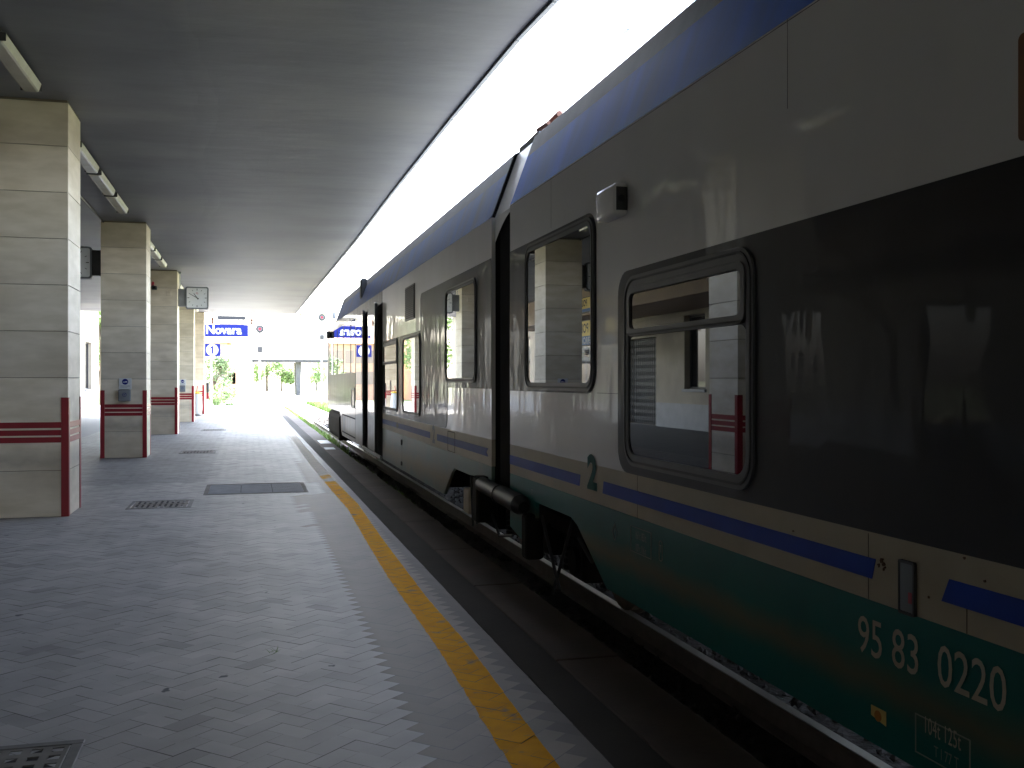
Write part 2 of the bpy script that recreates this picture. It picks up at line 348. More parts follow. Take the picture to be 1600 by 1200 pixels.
mr = n.new('ShaderNodeMapRange'); mr.inputs[1].default_value = .3; mr.inputs[2].default_value = .7; mr.inputs[3].default_value = .84; mr.inputs[4].default_value = 1.12; l.new(nz.outputs['Fac'], mr.inputs[0])
vm = n.new('ShaderNodeVectorMath'); vm.operation = 'SCALE'; l.new(at_.outputs['Color'], vm.inputs[0]); l.new(mr.outputs[0], vm.inputs['Scale'])
n2 = n.new('ShaderNodeTexNoise'); n2.inputs['Scale'].default_value = 5.5; n2.inputs['Detail'].default_value = 3; l.new(tc.outputs['Object'], n2.inputs[0])
m2 = n.new('ShaderNodeMapRange'); m2.inputs[1].default_value = .715; m2.inputs[2].default_value = .735; l.new(n2.outputs['Fac'], m2.inputs[0])
mx = n.new('ShaderNodeMix'); mx.data_type = 'RGBA'; l.new(m2.outputs[0], mx.inputs[0]); l.new(vm.outputs[0], mx.inputs[6]); mx.inputs[7].default_value = (.10, .10, .105, 1)
l.new(mx.outputs[2], b.inputs['Base Color']); b.inputs['Roughness'].default_value = .56; b.inputs['Specular IOR Level'].default_value = .32
bp = n.new('ShaderNodeBump'); bp.inputs['Strength'].default_value = .25; bp.inputs['Distance'].default_value = .003
n3 = n.new('ShaderNodeTexNoise'); n3.inputs['Scale'].default_value = 45; l.new(tc.outputs['Object'], n3.inputs[0]); l.new(n3.outputs['Fac'], bp.inputs['Height']); l.new(bp.outputs[0], b.inputs['Normal'])
M['tile'] = tile
to = tm.build('platform', 'tile', fix=False); struct(to)
ca = to.data.color_attributes.new('tone', 'FLOAT_COLOR', 'CORNER'); li = 0
buf = []
for p, c in zip(to.data.polygons, tcol): buf += [c[0], c[1], c[2], 1.0] * p.loop_total
ca.data.foreach_set('color', buf)
# safety line
ym = mat('safety_line_paint', (.88, .43, .003), (.78, .36, .006), rough=.75, spec=.08, scale=9, detail=8, c3=(.34, .27, .16), s3=7, lo3=.60, hi3=.72)
n = ym.node_tree.nodes; l = ym.node_tree.links; b = n['Principled BSDF']; src = b.inputs['Base Color'].links[0].from_socket
tc = n.new('ShaderNodeTexCoord'); sp = n.new('ShaderNodeSeparateXYZ'); l.new(tc.outputs['Object'], sp.inputs[0])
nz = n.new('ShaderNodeTexNoise'); nz.inputs['Scale'].default_value = 1.6; nz.inputs['Detail'].default_value = 6; l.new(tc.outputs['Object'], nz.inputs[0])
ad = n.new('ShaderNodeMath'); ad.operation = 'MULTIPLY_ADD'; l.new(nz.outputs['Fac'], ad.inputs[0]); ad.inputs[1].default_value = 8; l.new(sp.outputs['Y'], ad.inputs[2])
mr = n.new('ShaderNodeMapRange'); mr.inputs[1].default_value = 20.4; mr.inputs[2].default_value = 21.6; l.new(ad.outputs[0], mr.inputs[0])
mx = n.new('ShaderNodeMix'); mx.data_type = 'RGBA'; l.new(mr.outputs[0], mx.inputs[0]); l.new(src, mx.inputs[6]); mx.inputs[7].default_value = (.72, .66, .56, 1); l.new(mx.outputs[2], b.inputs['Base Color'])
M['line'] = ym
pm.poly([(1.15, 42, .004), (1.36, 42, .004), (1.36, 70, .004), (1.15, 70, .004)])
struct(pm.build('safety_line', 'line', fix=False))
# coping stones
cp = MB(); t = -60; rg = random.Random(5)
while t < PEND:
    L = rg.uniform(1.7, 2.4); b_ = .008
    x1 = 2.117 + rg.uniform(-.006, .006); h = rg.uniform(-.001, .003)
    cp.bbox(1.723, x1, t + .004, t + L - .004, -.22, h + .002, .012, 2); t += L
struct(cp.build('platform_edge', 'coping'))
g = MB().box(1.722, 2.05, -60, PEND, -.62, -.221); struct(g.build('platform_wall', 'concrete'))
g = MB().bbox(1.80, 2.08, 26.2, 27.6, .001, .008, .003, 1).bbox(1.76, 2.0, 23.9, 24.6, .001, .008, .003, 1); struct(g.build('edge_patch', 'palestone'))

g = MB().bbox(5.36, 5.76, -60, 28, -.62, .10, .01, 1).box(5.765, 11, -60, 28, -.62, .096); struct(g.build('unseen_shade_platform', 'coping'))  # unseen platform added to keep sky light off the ballast under the train
# overhead contact wire over the train
r_ = E('overhead_wire', 'thin overhead contact wire with a small blue-grey insulator above the train', 'overhead wire', (3.76, 9.3, 5.22))
MB().tube((3.76, -60, 5.22), (3.76, 60, 5.22), .0035, n=6).build('wire', 'greymetal', r_)
MB().tube((3.76, 9.62, 5.22), (3.76, 9.74, 5.22), .016, n=10).build('insulator', 'greymetal', r_)
# drain grates and covers
def grate(name, label, x0, x1, y0, y1, square):
    r_ = E(name, label, 'drain grate' , ((x0 + x1) / 2, (y0 + y1) / 2, 0), 'drain grates down the platform')
    f = MB(); e = .05
    f.bbox(x0, x1, y0, y0 + e, -.01, .006, .004, 1).bbox(x0, x1, y1 - e, y1, -.01, .006, .004, 1).bbox(x0, x0 + e, y0 + e, y1 - e, -.01, .006, .004, 1).bbox(x1 - e, x1, y0 + e, y1 - e, -.01, .006, .004, 1)
    f.build('grate_frame', 'iron', r_)
    g = MB(); a0, a1, c0, c1 = x0 + e + .006, x1 - e - .006, y0 + e + .006, y1 - e - .006
    if square:
        nx, ny = 8, 8; px = (a1 - a0) / (nx); py = (c1 - c0) / ny; hw = .024
        xs = [a0]; ys = [c0]
        for k in range(nx): xs += [a0 + (k + .5) * px - hw, a0 + (k + .5) * px + hw]
        for k in range(ny): ys += [c0 + (k + .5) * py - hw, c0 + (k + .5) * py + hw]
        xs.append(a1); ys.append(c1)
        for i in range(len(xs) - 1):
            for j in range(len(ys) - 1):
                if i % 2 and j % 2:
                    X0, X1, Y0, Y1 = xs[i], xs[i + 1], ys[j], ys[j + 1]
                    for A, B in (((X0, Y0), (X1, Y0)), ((X1, Y0), (X1, Y1)), ((X1, Y1), (X0, Y1)), ((X0, Y1), (X0, Y0))):
                        g.poly([(*A, .004), (*B, .004), (*B, -.03), (*A, -.03)])
                else: g.poly([(xs[i], ys[j], .004), (xs[i + 1], ys[j], .004), (xs[i + 1], ys[j + 1], .004), (xs[i], ys[j + 1], .004)])
    else:
        k = a0
        while k < a1 - .03: g.box(k, k + .035, c0, c1, -.02, .004); k += .07
        g.box(a0, a1, (c0 + c1) / 2 - .03, (c0 + c1) / 2 + .03, -.02, .0055)
    g.build('grate_plate', 'gratemetal', r_, fix=not square)
    MB().poly([(x0, y0, -.004), (x1, y0, -.004), (x1, y1, -.004), (x0, y1, -.004)]).build('pit_shade', 'hole', r_)  # flat dark sheet painted as the shade down the drain
grate('drain_grate', 'square-holed drain grate in the paving at the bottom left corner, nearest', -1.5, -.71, 4.0, 4.86, True)
grate('drain_grate', 'slotted drain grate in the paving left of the wide metal floor cover', -1.5, -.71, 13.45, 14.3, False)
grate('drain_grate', 'slotted drain grate in the paving level with the second pillar', -1.5, -.71, 23.4, 24.3, False)
grate('drain_grate', 'slotted drain grate in the paving level with the third pillar, farthest', -1.5, -.71, 33.9, 34.9, False)
r_ = E('floor_cover', 'wide ribbed metal cover set flush in the paving mid-platform', 'floor cover', (.1, 15.5, 0))
f = MB().bbox(-.62, .85, 14.85, 14.91, -.01, .006, .003, 1).bbox(-.62, .85, 16.24, 16.3, -.01, .006, .003, 1).bbox(-.62, -.56, 14.91, 16.24, -.01, .006, .003, 1).bbox(.79, .85, 14.91, 16.24, -.01, .006, .003, 1)
f.build('cover_frame', 'gratemetal', r_)
for a, b_ in ((-.555, -.11), (-.10, .34), (.35, .785)):
    g = MB().box(a, b_, 14.915, 16.235, -.01, .002)
    k = a + .02
    while k < b_ - .02: g.box(k, k + .008, 14.94, 16.21, .002, .0045); k += .026
    g.build('cover_plate', 'coverplate', r_)
# small tuft weed in the paving
g = MB(); rg = random.Random(8); wx, wt = world(428, H * F / (1020 - VY))
for k in range(16):
    a = rg.uniform(0, 6.28); L = rg.uniform(.03, .07); c = Vector((wx + rg.gauss(0, .015), wt + rg.gauss(0, .015), 0)); d = Vector((cos(a), sin(a), .35)) * L; s_ = Vector((-sin(a), cos(a), 0)) * .003
    g.poly([c + s_, c - s_, c + d])
tag(g.build('weed', 'leafd'), 'small weed growing from a joint between grey paving tiles', 'weed')

# ------------------------------------------------------------------ track
RX = 3.0; RZ = -.26
def rail(x, y0, y1, label, grp):
    r_ = E('rail', label, 'rail', (x, y0, RZ - .17), grp); z = RZ
    prof = [(-.065, -.17), (.065, -.17), (.065, -.158), (.012, -.142), (.010, -.045), (.035, -.035), (.036, -.006), (-.036, -.006), (-.035, -.035), (-.010, -.045), (-.012, -.142), (-.065, -.158)]
    MB().prism([(a, b) for a, b in prof], lambda a, b, d: (x + a, d, z + b), y0, y1).build('rail_web', 'railside', r_)
    MB().bbox(x - .033, x + .033, y0, y1, z - .0058, z, .002, 1).build('rail_head', 'railtop', r_)
    return r_
rail(RX, -8, 120, 'rail nearest the platform edge, running under the train', 'rails of the train track')
rail(RX + 1.505, -8, 120, 'rail on the far side of the train, farther from the platform', 'rails of the train track')
rail(RX + 4.6, 29.5, 120, 'rail of the empty second track, nearer one', 'rails of the empty track')
rail(RX + 6.1, 29.5, 120, 'rail of the empty second track, farther one', 'rails of the empty track')
st = E('sleeper', 'dark concrete sleeper with a clip beside the rail on the ballast', 'sleeper', (3.75, 0, -.6), 'sleepers under the train track')
MB().bbox(2.45, 5.05, -.13, .13, -.62, -.432, .015, 1).build('beam', 'sleeper', st)
for xx in (RX, RX + 1.505):
    for s_ in (-1, 1):
        c = MB().bbox(xx + s_ * .115 - .045, xx + s_ * .115 + .045, -.07, .07, -.432, -.40, .008, 1); c.lathe(xx + s_ * .125, 0, [(.018, -.40), (.018, -.355), (.012, -.345)], 8)
        c.build('rail_clip', 'railside', st)
st.location.y = 2.2
for k in range(1, 96):
    c = copy_tree(st); c.location.y = 2.2 + .62 * k
g = MB(); xs = [2.05, 2.3, 2.6, 3.0, 3.75, 4.5, 5.0, 5.6, 6.6, 8.5, 9.8, 11.5]; zs = [-.47, -.45, -.44, -.445, -.44, -.445, -.46, -.5, -.46, -.46, -.5, -.6]
for a in range(len(xs) - 1): g.poly([(xs[a], -14, zs[a]), (xs[a + 1], -14, zs[a + 1]), (xs[a + 1], 125, zs[a + 1]), (xs[a], 125, zs[a])])
struct(g.build('ballast_bed', 'ballast'))
g = MB(); rg = random.Random(11)
def stone(x, y, z, s):
    V = []
    for k in range(6):
        d = [(1, 0, 0), (-1, 0, 0), (0, 1, 0), (0, -1, 0), (0, 0, 1), (0, 0, -1)][k]; V.append(Vector(d) * s * rg.uniform(.6, 1.2))
    R = Matrix.Rotation(rg.uniform(0, 6), 3, 'Z') @ Matrix.Rotation(rg.uniform(0, 6), 3, 'X')
    g.faces([tuple(R @ v + Vector((x, y, z))) for v in V], [(0, 2, 4), (2, 1, 4), (1, 3, 4), (3, 0, 4), (2, 0, 5), (1, 2, 5), (3, 1, 5), (0, 3, 5)])
for k in range(9000):
    y = 2 + 30 * rg.random() ** 1.5; x = rg.uniform(2.1, 5.0); z = -.425
    if abs(x - RX) < .09 or abs(x - RX - 1.5) < .09: continue
    if ((y - 2.2 + .31) % .62) > .18 and ((y - 2.2 + .31) % .62) < .44 and rg.random() < .75: continue
    stone(x, y, z + rg.uniform(-.02, .02), rg.uniform(.02, .038))
for k in range(3000): stone(rg.uniform(2.1, 9), rg.uniform(30, 60), -.43 + rg.uniform(-.02, .02), rg.uniform(.03, .055))
struct(g.build('ballast_stones', 'rock', fix=False), 'stuff')
g = MB(); rg = random.Random(12)
def blades(x0, x1, y0, y1, nn, h0, h1, z=-.45, wd=.006):
    for k in range(nn):
        cx = rg.uniform(x0, x1); cy = rg.uniform(y0, y1)
        if sin(cy * 2.1) + sin(cy * .77 + 1) < rg.uniform(-1.6, .6): continue
        for q_ in range(6):
            a = rg.uniform(0, 6.28); h = rg.uniform(h0, h1); x = cx + rg.gauss(0, .03); y = cy + rg.gauss(0, .03)
            dx, dy = cos(a) * h * .35, sin(a) * h * .35; sx, sy = -sin(a) * wd, cos(a) * wd
            g.faces([(x - sx, y - sy, z), (x + sx, y + sy, z), (x + dx * .4 + sx * .8, y + dy * .4 + sy * .8, z + h * .6), (x + dx * .4 - sx * .8, y + dy * .4 - sy * .8, z + h * .6), (x + dx, y + dy, z + h)], [(0, 1, 2, 3), (3, 2, 4)])
blades(2.14, 2.5, 6.5, 16, 260, .08, .20); blades(2.14, 2.55, 16, 27, 700, .08, .18, wd=.008); blades(2.12, 2.6, 27, 72, 2600, .14, .34, wd=.016); blades(4.9, 6.4, 30, 90, 1600, .15, .4, wd=.02)
struct(g.build('track_weeds', 'grass', fix=False), 'stuff')

# ------------------------------------------------------------------ canopy
cz = 4.97
can = E('platform_canopy', 'long grey flat concrete canopy over the platform, stained plaster underside', 'canopy', (-3, 18, cz))
edge = [(-60, 3.7), (-14, 3.7), (5, 3.5), (7.6, 2.67), (8.4, 2.575), (9.45, 2.52), (12.5, 2.475), (17.6, 2.45), (24, 2.45), (40, 2.32), (51.6, 2.25)]  # unseen near end widened over the train to shut out sky light
pts = [(x, t) for t, x in edge] + [(-9.45, 51.6), (-9.45, -60)]
MB().prism(pts, lambda a, b, d: (a, b, d), cz, cz + .32).build('slab', 'ceil', can)
g = MB()
for (t0, x0), (t1, x1) in zip(edge, edge[1:]):
    a = .012
    g.faces([(x0 + .003, t0 + .01, cz - .03), (x0 + .05, t0 + .01, cz - .03), (x1 + .05, t1 - .01, cz - .03), (x1 + .003, t1 - .01, cz - .03), (x0 + .003, t0 + .01, cz + .34), (x0 + .05, t0 + .01, cz + .34), (x1 + .05, t1 - .01, cz + .34), (x1 + .003, t1 - .01, cz + .34)],
            [(0, 1, 2, 3), (4, 7, 6, 5), (0, 4, 5, 1), (1, 5, 6, 2), (2, 6, 7, 3), (3, 7, 4, 0)])
g.build('edge_trim', 'greymetal', can)
g = MB()          # blistered seam in the plaster
rg = random.Random(4); pts = []
t = 9.0; x = .0
seam = []
for k in range(60):
    seam.append((-.45 + .12 * sin(k * .35) + rg.gauss(0, .02) - .02 * k / 3, 5 + k * .35))
for (xa, ta), (xb, tb) in zip(seam, seam[1:]):
    wd = .10 + .05 * rg.random()
    g.faces([(xa - wd, ta, cz - .001), (xa, ta, cz - .0045), (xa + wd, ta, cz - .001), (xb - wd, tb, cz - .001), (xb, tb, cz - .0045), (xb + wd, tb, cz - .001)], [(0, 1, 4, 3), (1, 2, 5, 4)])
g.build('plaster_seam', 'ceil', can, smooth=True)
g = MB().tube((-2.93, 12, cz - .03), (-2.93, 51, cz - .03), .018, n=8); g.build('conduit', 'darkmetal', can)
# light fittings
def fitting(t0, L, label):
    r_ = E('light_fitting', label, 'light fitting', (-2.33, t0 + L / 2, cz), 'fluorescent fittings under the canopy')
    x = -2.33
    MB().bbox(x - .05, x + .05, t0 + .05, t0 + L - .05, cz - .05, cz - .001, .008, 1).build('housing', 'darkmetal', r_)
    prof = [(-.105, -.052), (-.08, -.135), (-.06, -.145), (.06, -.145), (.08, -.135), (.105, -.052)]
    MB().prism(prof, lambda a, b, d: (x + a, d, cz + b), t0 + .01, t0 + L - .01).build('diffuser', 'diff', r_)
    MB().box(x - .11, x + .11, t0 - .0, t0 + .009, cz - .13, cz - .048).build('end_cap', 'darkmetal', r_)
    MB().box(x - .11, x + .11, t0 + L - .009, t0 + L, cz - .13, cz - .048).build('end_cap', 'darkmetal', r_)
base = 12.92
words = [['half-hidden light fitting just behind the first pillar', 'middle light fitting of the row between first and second pillars', 'light fitting nearest in front of the second pillar'],
         ['light fitting just behind the second pillar, mostly hidden', 'light fitting in front of the top of the third pillar', 'third light fitting in the row before the third pillar'],
         ['light fitting behind the third pillar', 'middle light fitting between third and fourth pillars', 'light fitting before the fourth pillar'],
         ['light fitting behind the fourth pillar', 'middle light fitting between fourth and fifth pillars', 'light fitting before the fifth pillar']]
fitting(10.4, 1.72, 'nearest light fitting at the top left, before the first pillar')
for k in range(4):
    for i, dt in enumerate((1.95, 3.88, 5.82)):
        fitting(base + 9.5 * k + dt, 1.75, words[k][i])

# ------------------------------------------------------------------ pillars
PX0, PX1 = -2.98, -2.08
def pillar(t0, label):
    r_ = E('stone_pillar', label, 'pillar', ((PX0 + PX1) / 2, t0 + .45, 0), 'square stone pillars down the platform')
    g = MB(); n_ = 9; hh = cz / n_
    gp = .006
    for k in range(n_):
        z0, z1 = k * hh + gp / 2, (k + 1) * hh - gp / 2 - (0.03 if k == n_ - 1 else 0)
        g.use('stone'); g.bbox(PX0, PX1, t0, t0 + .9, z0, z1, .004, 1)
    g.use('joint'); g.box(PX0 + .012, PX1 - .012, t0 + .012, t0 + .888, 0, cz - .001)
    g.build('shaft', None, r_)
    e = .012
    for cx, sx in ((PX0, -1), (PX1, 1)):
        for cy, sy in ((t0, -1), (t0 + .9, 1)):
            o = .009; L = [(0, 0), (0, 1)]
            g = MB()
            x_out, y_out = cx + sx * o, cy + sy * o
            pl = [(x_out, y_out), (x_out - sx * .085, y_out), (x_out - sx * .085, y_out - sy * (o - .001)), (x_out - sx * (o - .001), y_out - sy * (o - .001)), (x_out - sx * (o - .001), y_out - sy * .085), (x_out, y_out - sy * .085)]
            g.prism(pl, lambda a, b, d: (a, b, d), .002, 1.42); g.build('corner_guard', 'red', r_)
    for z0, z1 in ((1.058, 1.128), (.97, 1.035), (.885, .95)):
        g = MB(); a = .078; o = .007
        g.bbox(PX0 + a, PX1 - a, t0 - o, t0 + .001, z0, z1, .002, 1).bbox(PX0 + a, PX1 - a, t0 + .899, t0 + .9 + o, z0, z1, .002, 1)
        g.bbox(PX0 - o, PX0 + .001, t0 + a, t0 + .9 - a, z0, z1, .002, 1).bbox(PX1 - .001, PX1 + o, t0 + a, t0 + .9 - a, z0, z1, .002, 1)
        g.build('rub_rail', 'red', r_)
    return r_
names = ['nearest big travertine pillar with red rails, cut by the left edge of the photo', 'second pillar, carrying a grey validator box under a white plate',
         'third pillar, with a square clock hung on its track side', 'fourth pillar, slim in view, carrying the smaller farther validator', 'fifth and farthest pillar, beside the blue signs']
for k in range(5): pillar(base + 9.5 * k, names[k])
# validators
def validator(t0, label):
    x = -2.50; r_ = E('ticket_validator', label, 'ticket validator', (x, t0, 1.2), 'ticket validators on pillars')
    t0 -= .001
    MB().bbox(x - .125, x + .125, t0 - .012, t0, 1.44, 1.675, .004, 1).build('plate', 'white', r_)
    MB().prism(circ(x, 1.60, .062), lambda a, b, d: (a, d, b), t0 - .016, t0 - .0125).build('logo_disc', 'signblue', r_)
    g = MB(); g.prism([(x - .045, 1.585), (x + .045, 1.585), (x + .045, 1.60), (x + .02, 1.615), (x + .0, 1.602), (x - .045, 1.598)], lambda a, b, d: (a, d, b), t0 - .018, t0 - .0165).build('logo_mark', 'white', r_)
    g = MB()
    for zz in (1.515, 1.495, 1.475): g.box(x - .095, x + .095 - (.05 if zz < 1.48 else 0), t0 - .0135, t0 - .0125, zz, zz + .006)
    g.build('small_print', 'greymetal', r_)
    MB().bbox(x - .125, x + .11, t0 - .13, t0, 1.19, 1.435, .012, 2).build('housing', 'greymetal', r_)
    g = MB().ring(circ(x, 1.33, .042), circ(x, 1.33, .034), lambda a, b, d: (a, d, b), t0 - .134, t0 - .131)
    g.prism([(x - .02, 1.335), (x - .005, 1.31), (x + .025, 1.352), (x + .017, 1.357), (x - .006, 1.325), (x - .013, 1.341)], lambda a, b, d: (a, d, b), t0 - .134, t0 - .131); g.build('check_emblem', 'signblue', r_)
    MB().box(x - .09, x + .07, t0 - .12, t0 - .01, 1.4355, 1.438).build('slot', 'ink', r_)
validator(base + 9.5, 'grey ticket validator under a white plate on the second pillar')
validator(base + 28.5, 'small far ticket validator on the fourth pillar')
# clocks
def clock(cx, cy, cz_, arm_to, label, drop=False):
    r_ = E('station_clock', label, 'clock', (cx, cy, cz_), 'square station clocks'); s = .34
    fn = lambda a, b, d: (cx + a, cy + d, cz_ + b)
    MB().prism(rr(-s, s, -s, s, .06), fn, -.09, .09).build('case', 'darkmetal', r_)
    MB().ring(rr(-s + .002, s - .002, -s + .002, s - .002, .06), rr(-s + .035, s - .035, -s + .035, s - .035, .04), fn, -.105, -.0905).build('bezel', 'greymetal', r_)
    MB().prism(rr(-s + .036, s - .036, -s + .036, s - .036, .04), fn, -.096, -.0905).build('clock_face', 'face', r_)
    g = MB()
    for k in range(12):
        a = 2 * pi * k / 12; r0, r1 = (.225, .285) if k % 3 == 0 else (.235, .28); wd = .008 if k % 3 == 0 else .005
        d = Vector((sin(a), cos(a))); p = Vector((d.y, -d.x)); c0 = d * r0; c1 = d * r1
        g.prism([tuple(c0 + p * wd), tuple(c1 + p * wd), tuple(c1 - p * wd), tuple(c0 - p * wd)], fn, -.0985, -.0965)
    g.build('hour_mark', 'ink', r_)
    for nm, an, L, wd, dd in (('hour_hand', -35, .17, .012, -.1015), ('minute_hand', -61, .25, .009, -.1045)):
        a = radians(an); d = Vector((sin(a), cos(a))); p = Vector((d.y, -d.x)); c0 = -d * .06; c1 = d * L
        MB().prism([tuple(c0 + p * wd), tuple(c1 + p * wd * .6), tuple(c1 - p * wd * .6), tuple(c0 - p * wd)], fn, dd, dd + .0015).build(nm, 'ink', r_)
    g = MB(); text(g, 'FS', .075, lambda a, b: fn(a, b + .135, -.0985)); g.build('emblem', 'logo_red', r_)
    x0, x1 = sorted((arm_to, cx + (s if arm_to > cx else -s)))
    MB().bbox(x0 + .001, x1 - .001, cy - .085, cy + .085, cz_ - .27, cz_ + .27, .01, 1).build('bracket', 'darkmetal' if arm_to < -2.5 else 'greymetal', r_)
    if drop:
        MB().tube((PX1 + .05, cy, cz_ + .27), (PX1 + .05, cy, cz - .001), .014, n=8).build('conduit', 'offwhite', r_)
        MB().bbox(PX1 + .02, PX1 + .08, cy - .03, cy + .03, cz - .06, cz - .002, .005, 1).build('junction_box', 'greymetal', r_)
c3 = base + 19 + .45
D3 = c3 * CT - 1.6 * ST
cxw, _ = world(306.5, 30.3)
clock(cxw, c3, 4.17, PX1, 'square white clock on the track side of the third pillar', True)
clock(-3.545, base + 9.5 + .45, 4.12, PX0, 'square clock half hidden behind the nearest pillar, on the left of the second pillar')
# loudspeaker camera on pillar 3
t3 = base + 19
r_ = E('security_camera', 'small dark camera with red mount on the front of the third pillar', 'camera', (-2.72, t3, 4.4))
MB().bbox(-2.80, -2.74, t3 - .06, t3 - .001, 4.45, 4.60, .005, 1).build('mount', 'logo_red', r_)
MB().tube((-2.77, t3 - .05, 4.50), (-2.72, t3 - .22, 4.44), .018, n=8).build('arm', 'darkmetal', r_)
MB().bbox(-2.79, -2.64, t3 - .36, t3 - .14, 4.34, 4.45, .02, 2).build('camera_body', 'darkmetal', r_)
MB().tube((-2.715, t3 - .361, 4.395), (-2.715, t3 - .38, 4.395), .035, n=14).build('lens', 'darkglass', r_)
tag(MB().bbox(-2.40, -2.26, t3 - .03, t3 - .001, 4.19, 4.33, .006, 1).build('junction_box', 'stone'), 'small square stone-coloured box on the third pillar under the clock level', 'junction box')

# bin and post by the fifth pillar
bx, bt = world(308, 46.5)
r_ = E('litter_bin', 'white rounded litter bag on a hoop stand in front of the fifth pillar', 'litter bin', (bx, bt, 0))
MB().lathe(bx, bt, [(.10, .02), (.19, .10), (.23, .35), (.22, .70), (.19, .95), (.17, 1.02)], 18).build('bag', 'white', r_, smooth=True)
MB().lathe(bx, bt, [(.20, 1.02), (.21, 1.05), (.19, 1.09), (.08, 1.12)], 18).build('lid', 'yelhard', r_, smooth=True)
MB().tube((bx - .02, bt, 1.12), (bx + .02, bt, 1.38), .018, n=8).build('handle', 'logo_red', r_)
MB().lathe(bx, bt, [(.24, .001), (.24, .02), (.2, .03)], 18).build('base', 'darkmetal', r_)
bx, bt = world(324.5, 47)
r_ = E('post', 'short dark post standing right of the fifth pillar', 'post', (bx, bt, 0))
MB().lathe(bx, bt, [(.055, .03), (.055, .75), (.055, .76)], 12).build('shaft', 'offwhite', r_, smooth=True)
MB().lathe(bx, bt, [(.062, .77), (.062, 1.05), (.062, 1.06)], 12).build('red_sleeve', 'red', r_, smooth=True)
MB().lathe(bx, bt, [(.065, 1.065), (.065, 1.48), (.05, 1.52)], 12).build('cap', 'darkmetal', r_, smooth=True)
MB().lathe(bx, bt, [(.24, .001), (.24, .02), (.07, .04)], 18).build('base', 'darkmetal', r_)
# orange wedge left of the second pillar
px_, pt_ = world(161, 24.5)
r_ = E('warning_sign', 'small orange warning board peeping out left of the second pillar', 'warning sign', (px_, pt_, 0))
MB().prism([(px_ - .05, 1.28), (px_ + .30, 1.28), (px_ + .13, 1.55)], lambda a, b, d: (a, d, b), pt_, pt_ + .02).build('board', 'orange', r_)
MB().prism([(px_ + .03, 1.31), (px_ + .22, 1.31), (px_ + .13, 1.46)], lambda a, b, d: (a, d, b), pt_ - .003, pt_ - .001).build('panel', 'yelhard', r_)
MB().tube((px_ + .14, pt_ + .03, .0), (px_ + .14, pt_ + .03, 1.3), .02, n=8).build('pole', 'greymetal', r_)

# ------------------------------------------------------------------ signs at the end of the platform
SD = 55.5
def signboard(name, label, px0, px1, py0, py1, draw, extra):
    (x0, t0), (x1, t1) = world(px0, SD), world(px1, SD); z1, z0 = zD(py0, SD), zD(py1, SD); t0 = 57.0
    r_ = E(name, label, 'sign', ((x0 + x1) / 2, t0, z0))
    MB().bbox(x0, x1, t0, t0 + .08, z0, z1, .01, 1).build('board', 'signblue', r_)
    draw(r_, x0, x1, z0, z1, t0)
    for xx in extra: MB().tube((xx, t0 + .12, 0), (xx, t0 + .12, 4.9 if name == 'station_name_sign' else 3.9), .035, n=10).build('post', 'white', r_)
    return r_
def dn(r_, x0, x1, z0, z1, t0):
    g = MB(); text(g, 'Novara', .66, lambda a, b: (x0 + .05 + a, t0 - .004, (z0 + z1) / 2 + b + .02), bold=.018, align='LEFT', sx=.95); g.build('lettering', 'white', r_)
def d1(r_, x0, x1, z0, z1, t0):
    cx, cz2 = (x0 + x1) / 2, (z0 + z1) / 2
    MB().prism(circ(cx, cz2, .32, 32), lambda a, b, d: (a, d, b), t0 - .006, t0 - .001).build('disc', 'white', r_)
    g = MB(); g.prism([(cx - .13, cz2 + .10), (cx - .02, cz2 + .21), (cx + .05, cz2 + .21), (cx + .05, cz2 - .21), (cx - .03, cz2 - .21), (cx - .03, cz2 + .10), (cx - .10, cz2 + .04)], lambda a, b, d: (a, d, b), t0 - .009, t0 - .0065); g.build('numeral', 'signblue', r_)
signboard('station_name_sign', 'blue board reading Novara in white at the platform end', 321, 388, 508, 527, dn, [-1.05 + 1.1])
signboard('platform_number_sign', 'blue square sign with a 1 in a white disc below the station name', 320, 345, 538, 557, d1, [-1.95])
# catenary bracket above
r_ = E('gantry_beam', 'dark lattice beam above the blue station name sign', 'gantry', (-1.2, 60, 5.1))
gx0, _ = world(340, 58); gx1, _ = world(384, 58); zt = zD(497, 58)
MB().bbox(gx0, gx1, 59.9, 60.1, zt - .12, zt + .12, .02, 1).build('beam', 'ink', r_)
g = MB()
for k in range(6):
    xx = gx0 + .15 + k * (gx1 - gx0 - .3) / 5; g.tube((xx, 60, zt - .12), (xx, 60, zt - .30), .025, n=6)
g.bbox(gx0 + .1, gx1 - .1, 59.93, 60.07, zt - .40, zt - .28, .02, 1); g.build('lower_chord', 'shutter', r_)
for xx in (gx0 + .2, gx1 - .2): MB().tube((xx, 60, zt + .12), (xx, 60, zt + .45), .02, n=6).build('hanger', 'darkmetal', r_)
MB().tube((gx0 - 2.5, 60, zt + .42), (gx1 + 1.6, 60, zt + .42), .012, n=6).build('span_wire', 'darkmetal', r_)
for i, (px, lab) in enumerate(((333, 'purple-brown insulator hanging at the canopy end, left one'), (393.5, 'purple-brown insulator hanging at the canopy end, right one'))):
    ix, it = world(px, 50.2); r_ = E('insulator', lab, 'insulator', (ix, 51.3, 4.97), 'insulators at the canopy end')
    MB().tube((ix, 51.3, 4.96), (ix, 51.3, 4.72), .02, n=8).build('rod', 'darkmetal', r_)
    MB().lathe(ix, 51.3, [(.03, 4.40), (.09, 4.43), (.04, 4.48), (.09, 4.52), (.04, 4.57), (.09, 4.61), (.04, 4.66), (.09, 4.70), (.03, 4.73)], 12).build('discs', 'terracotta', r_, smooth=True)
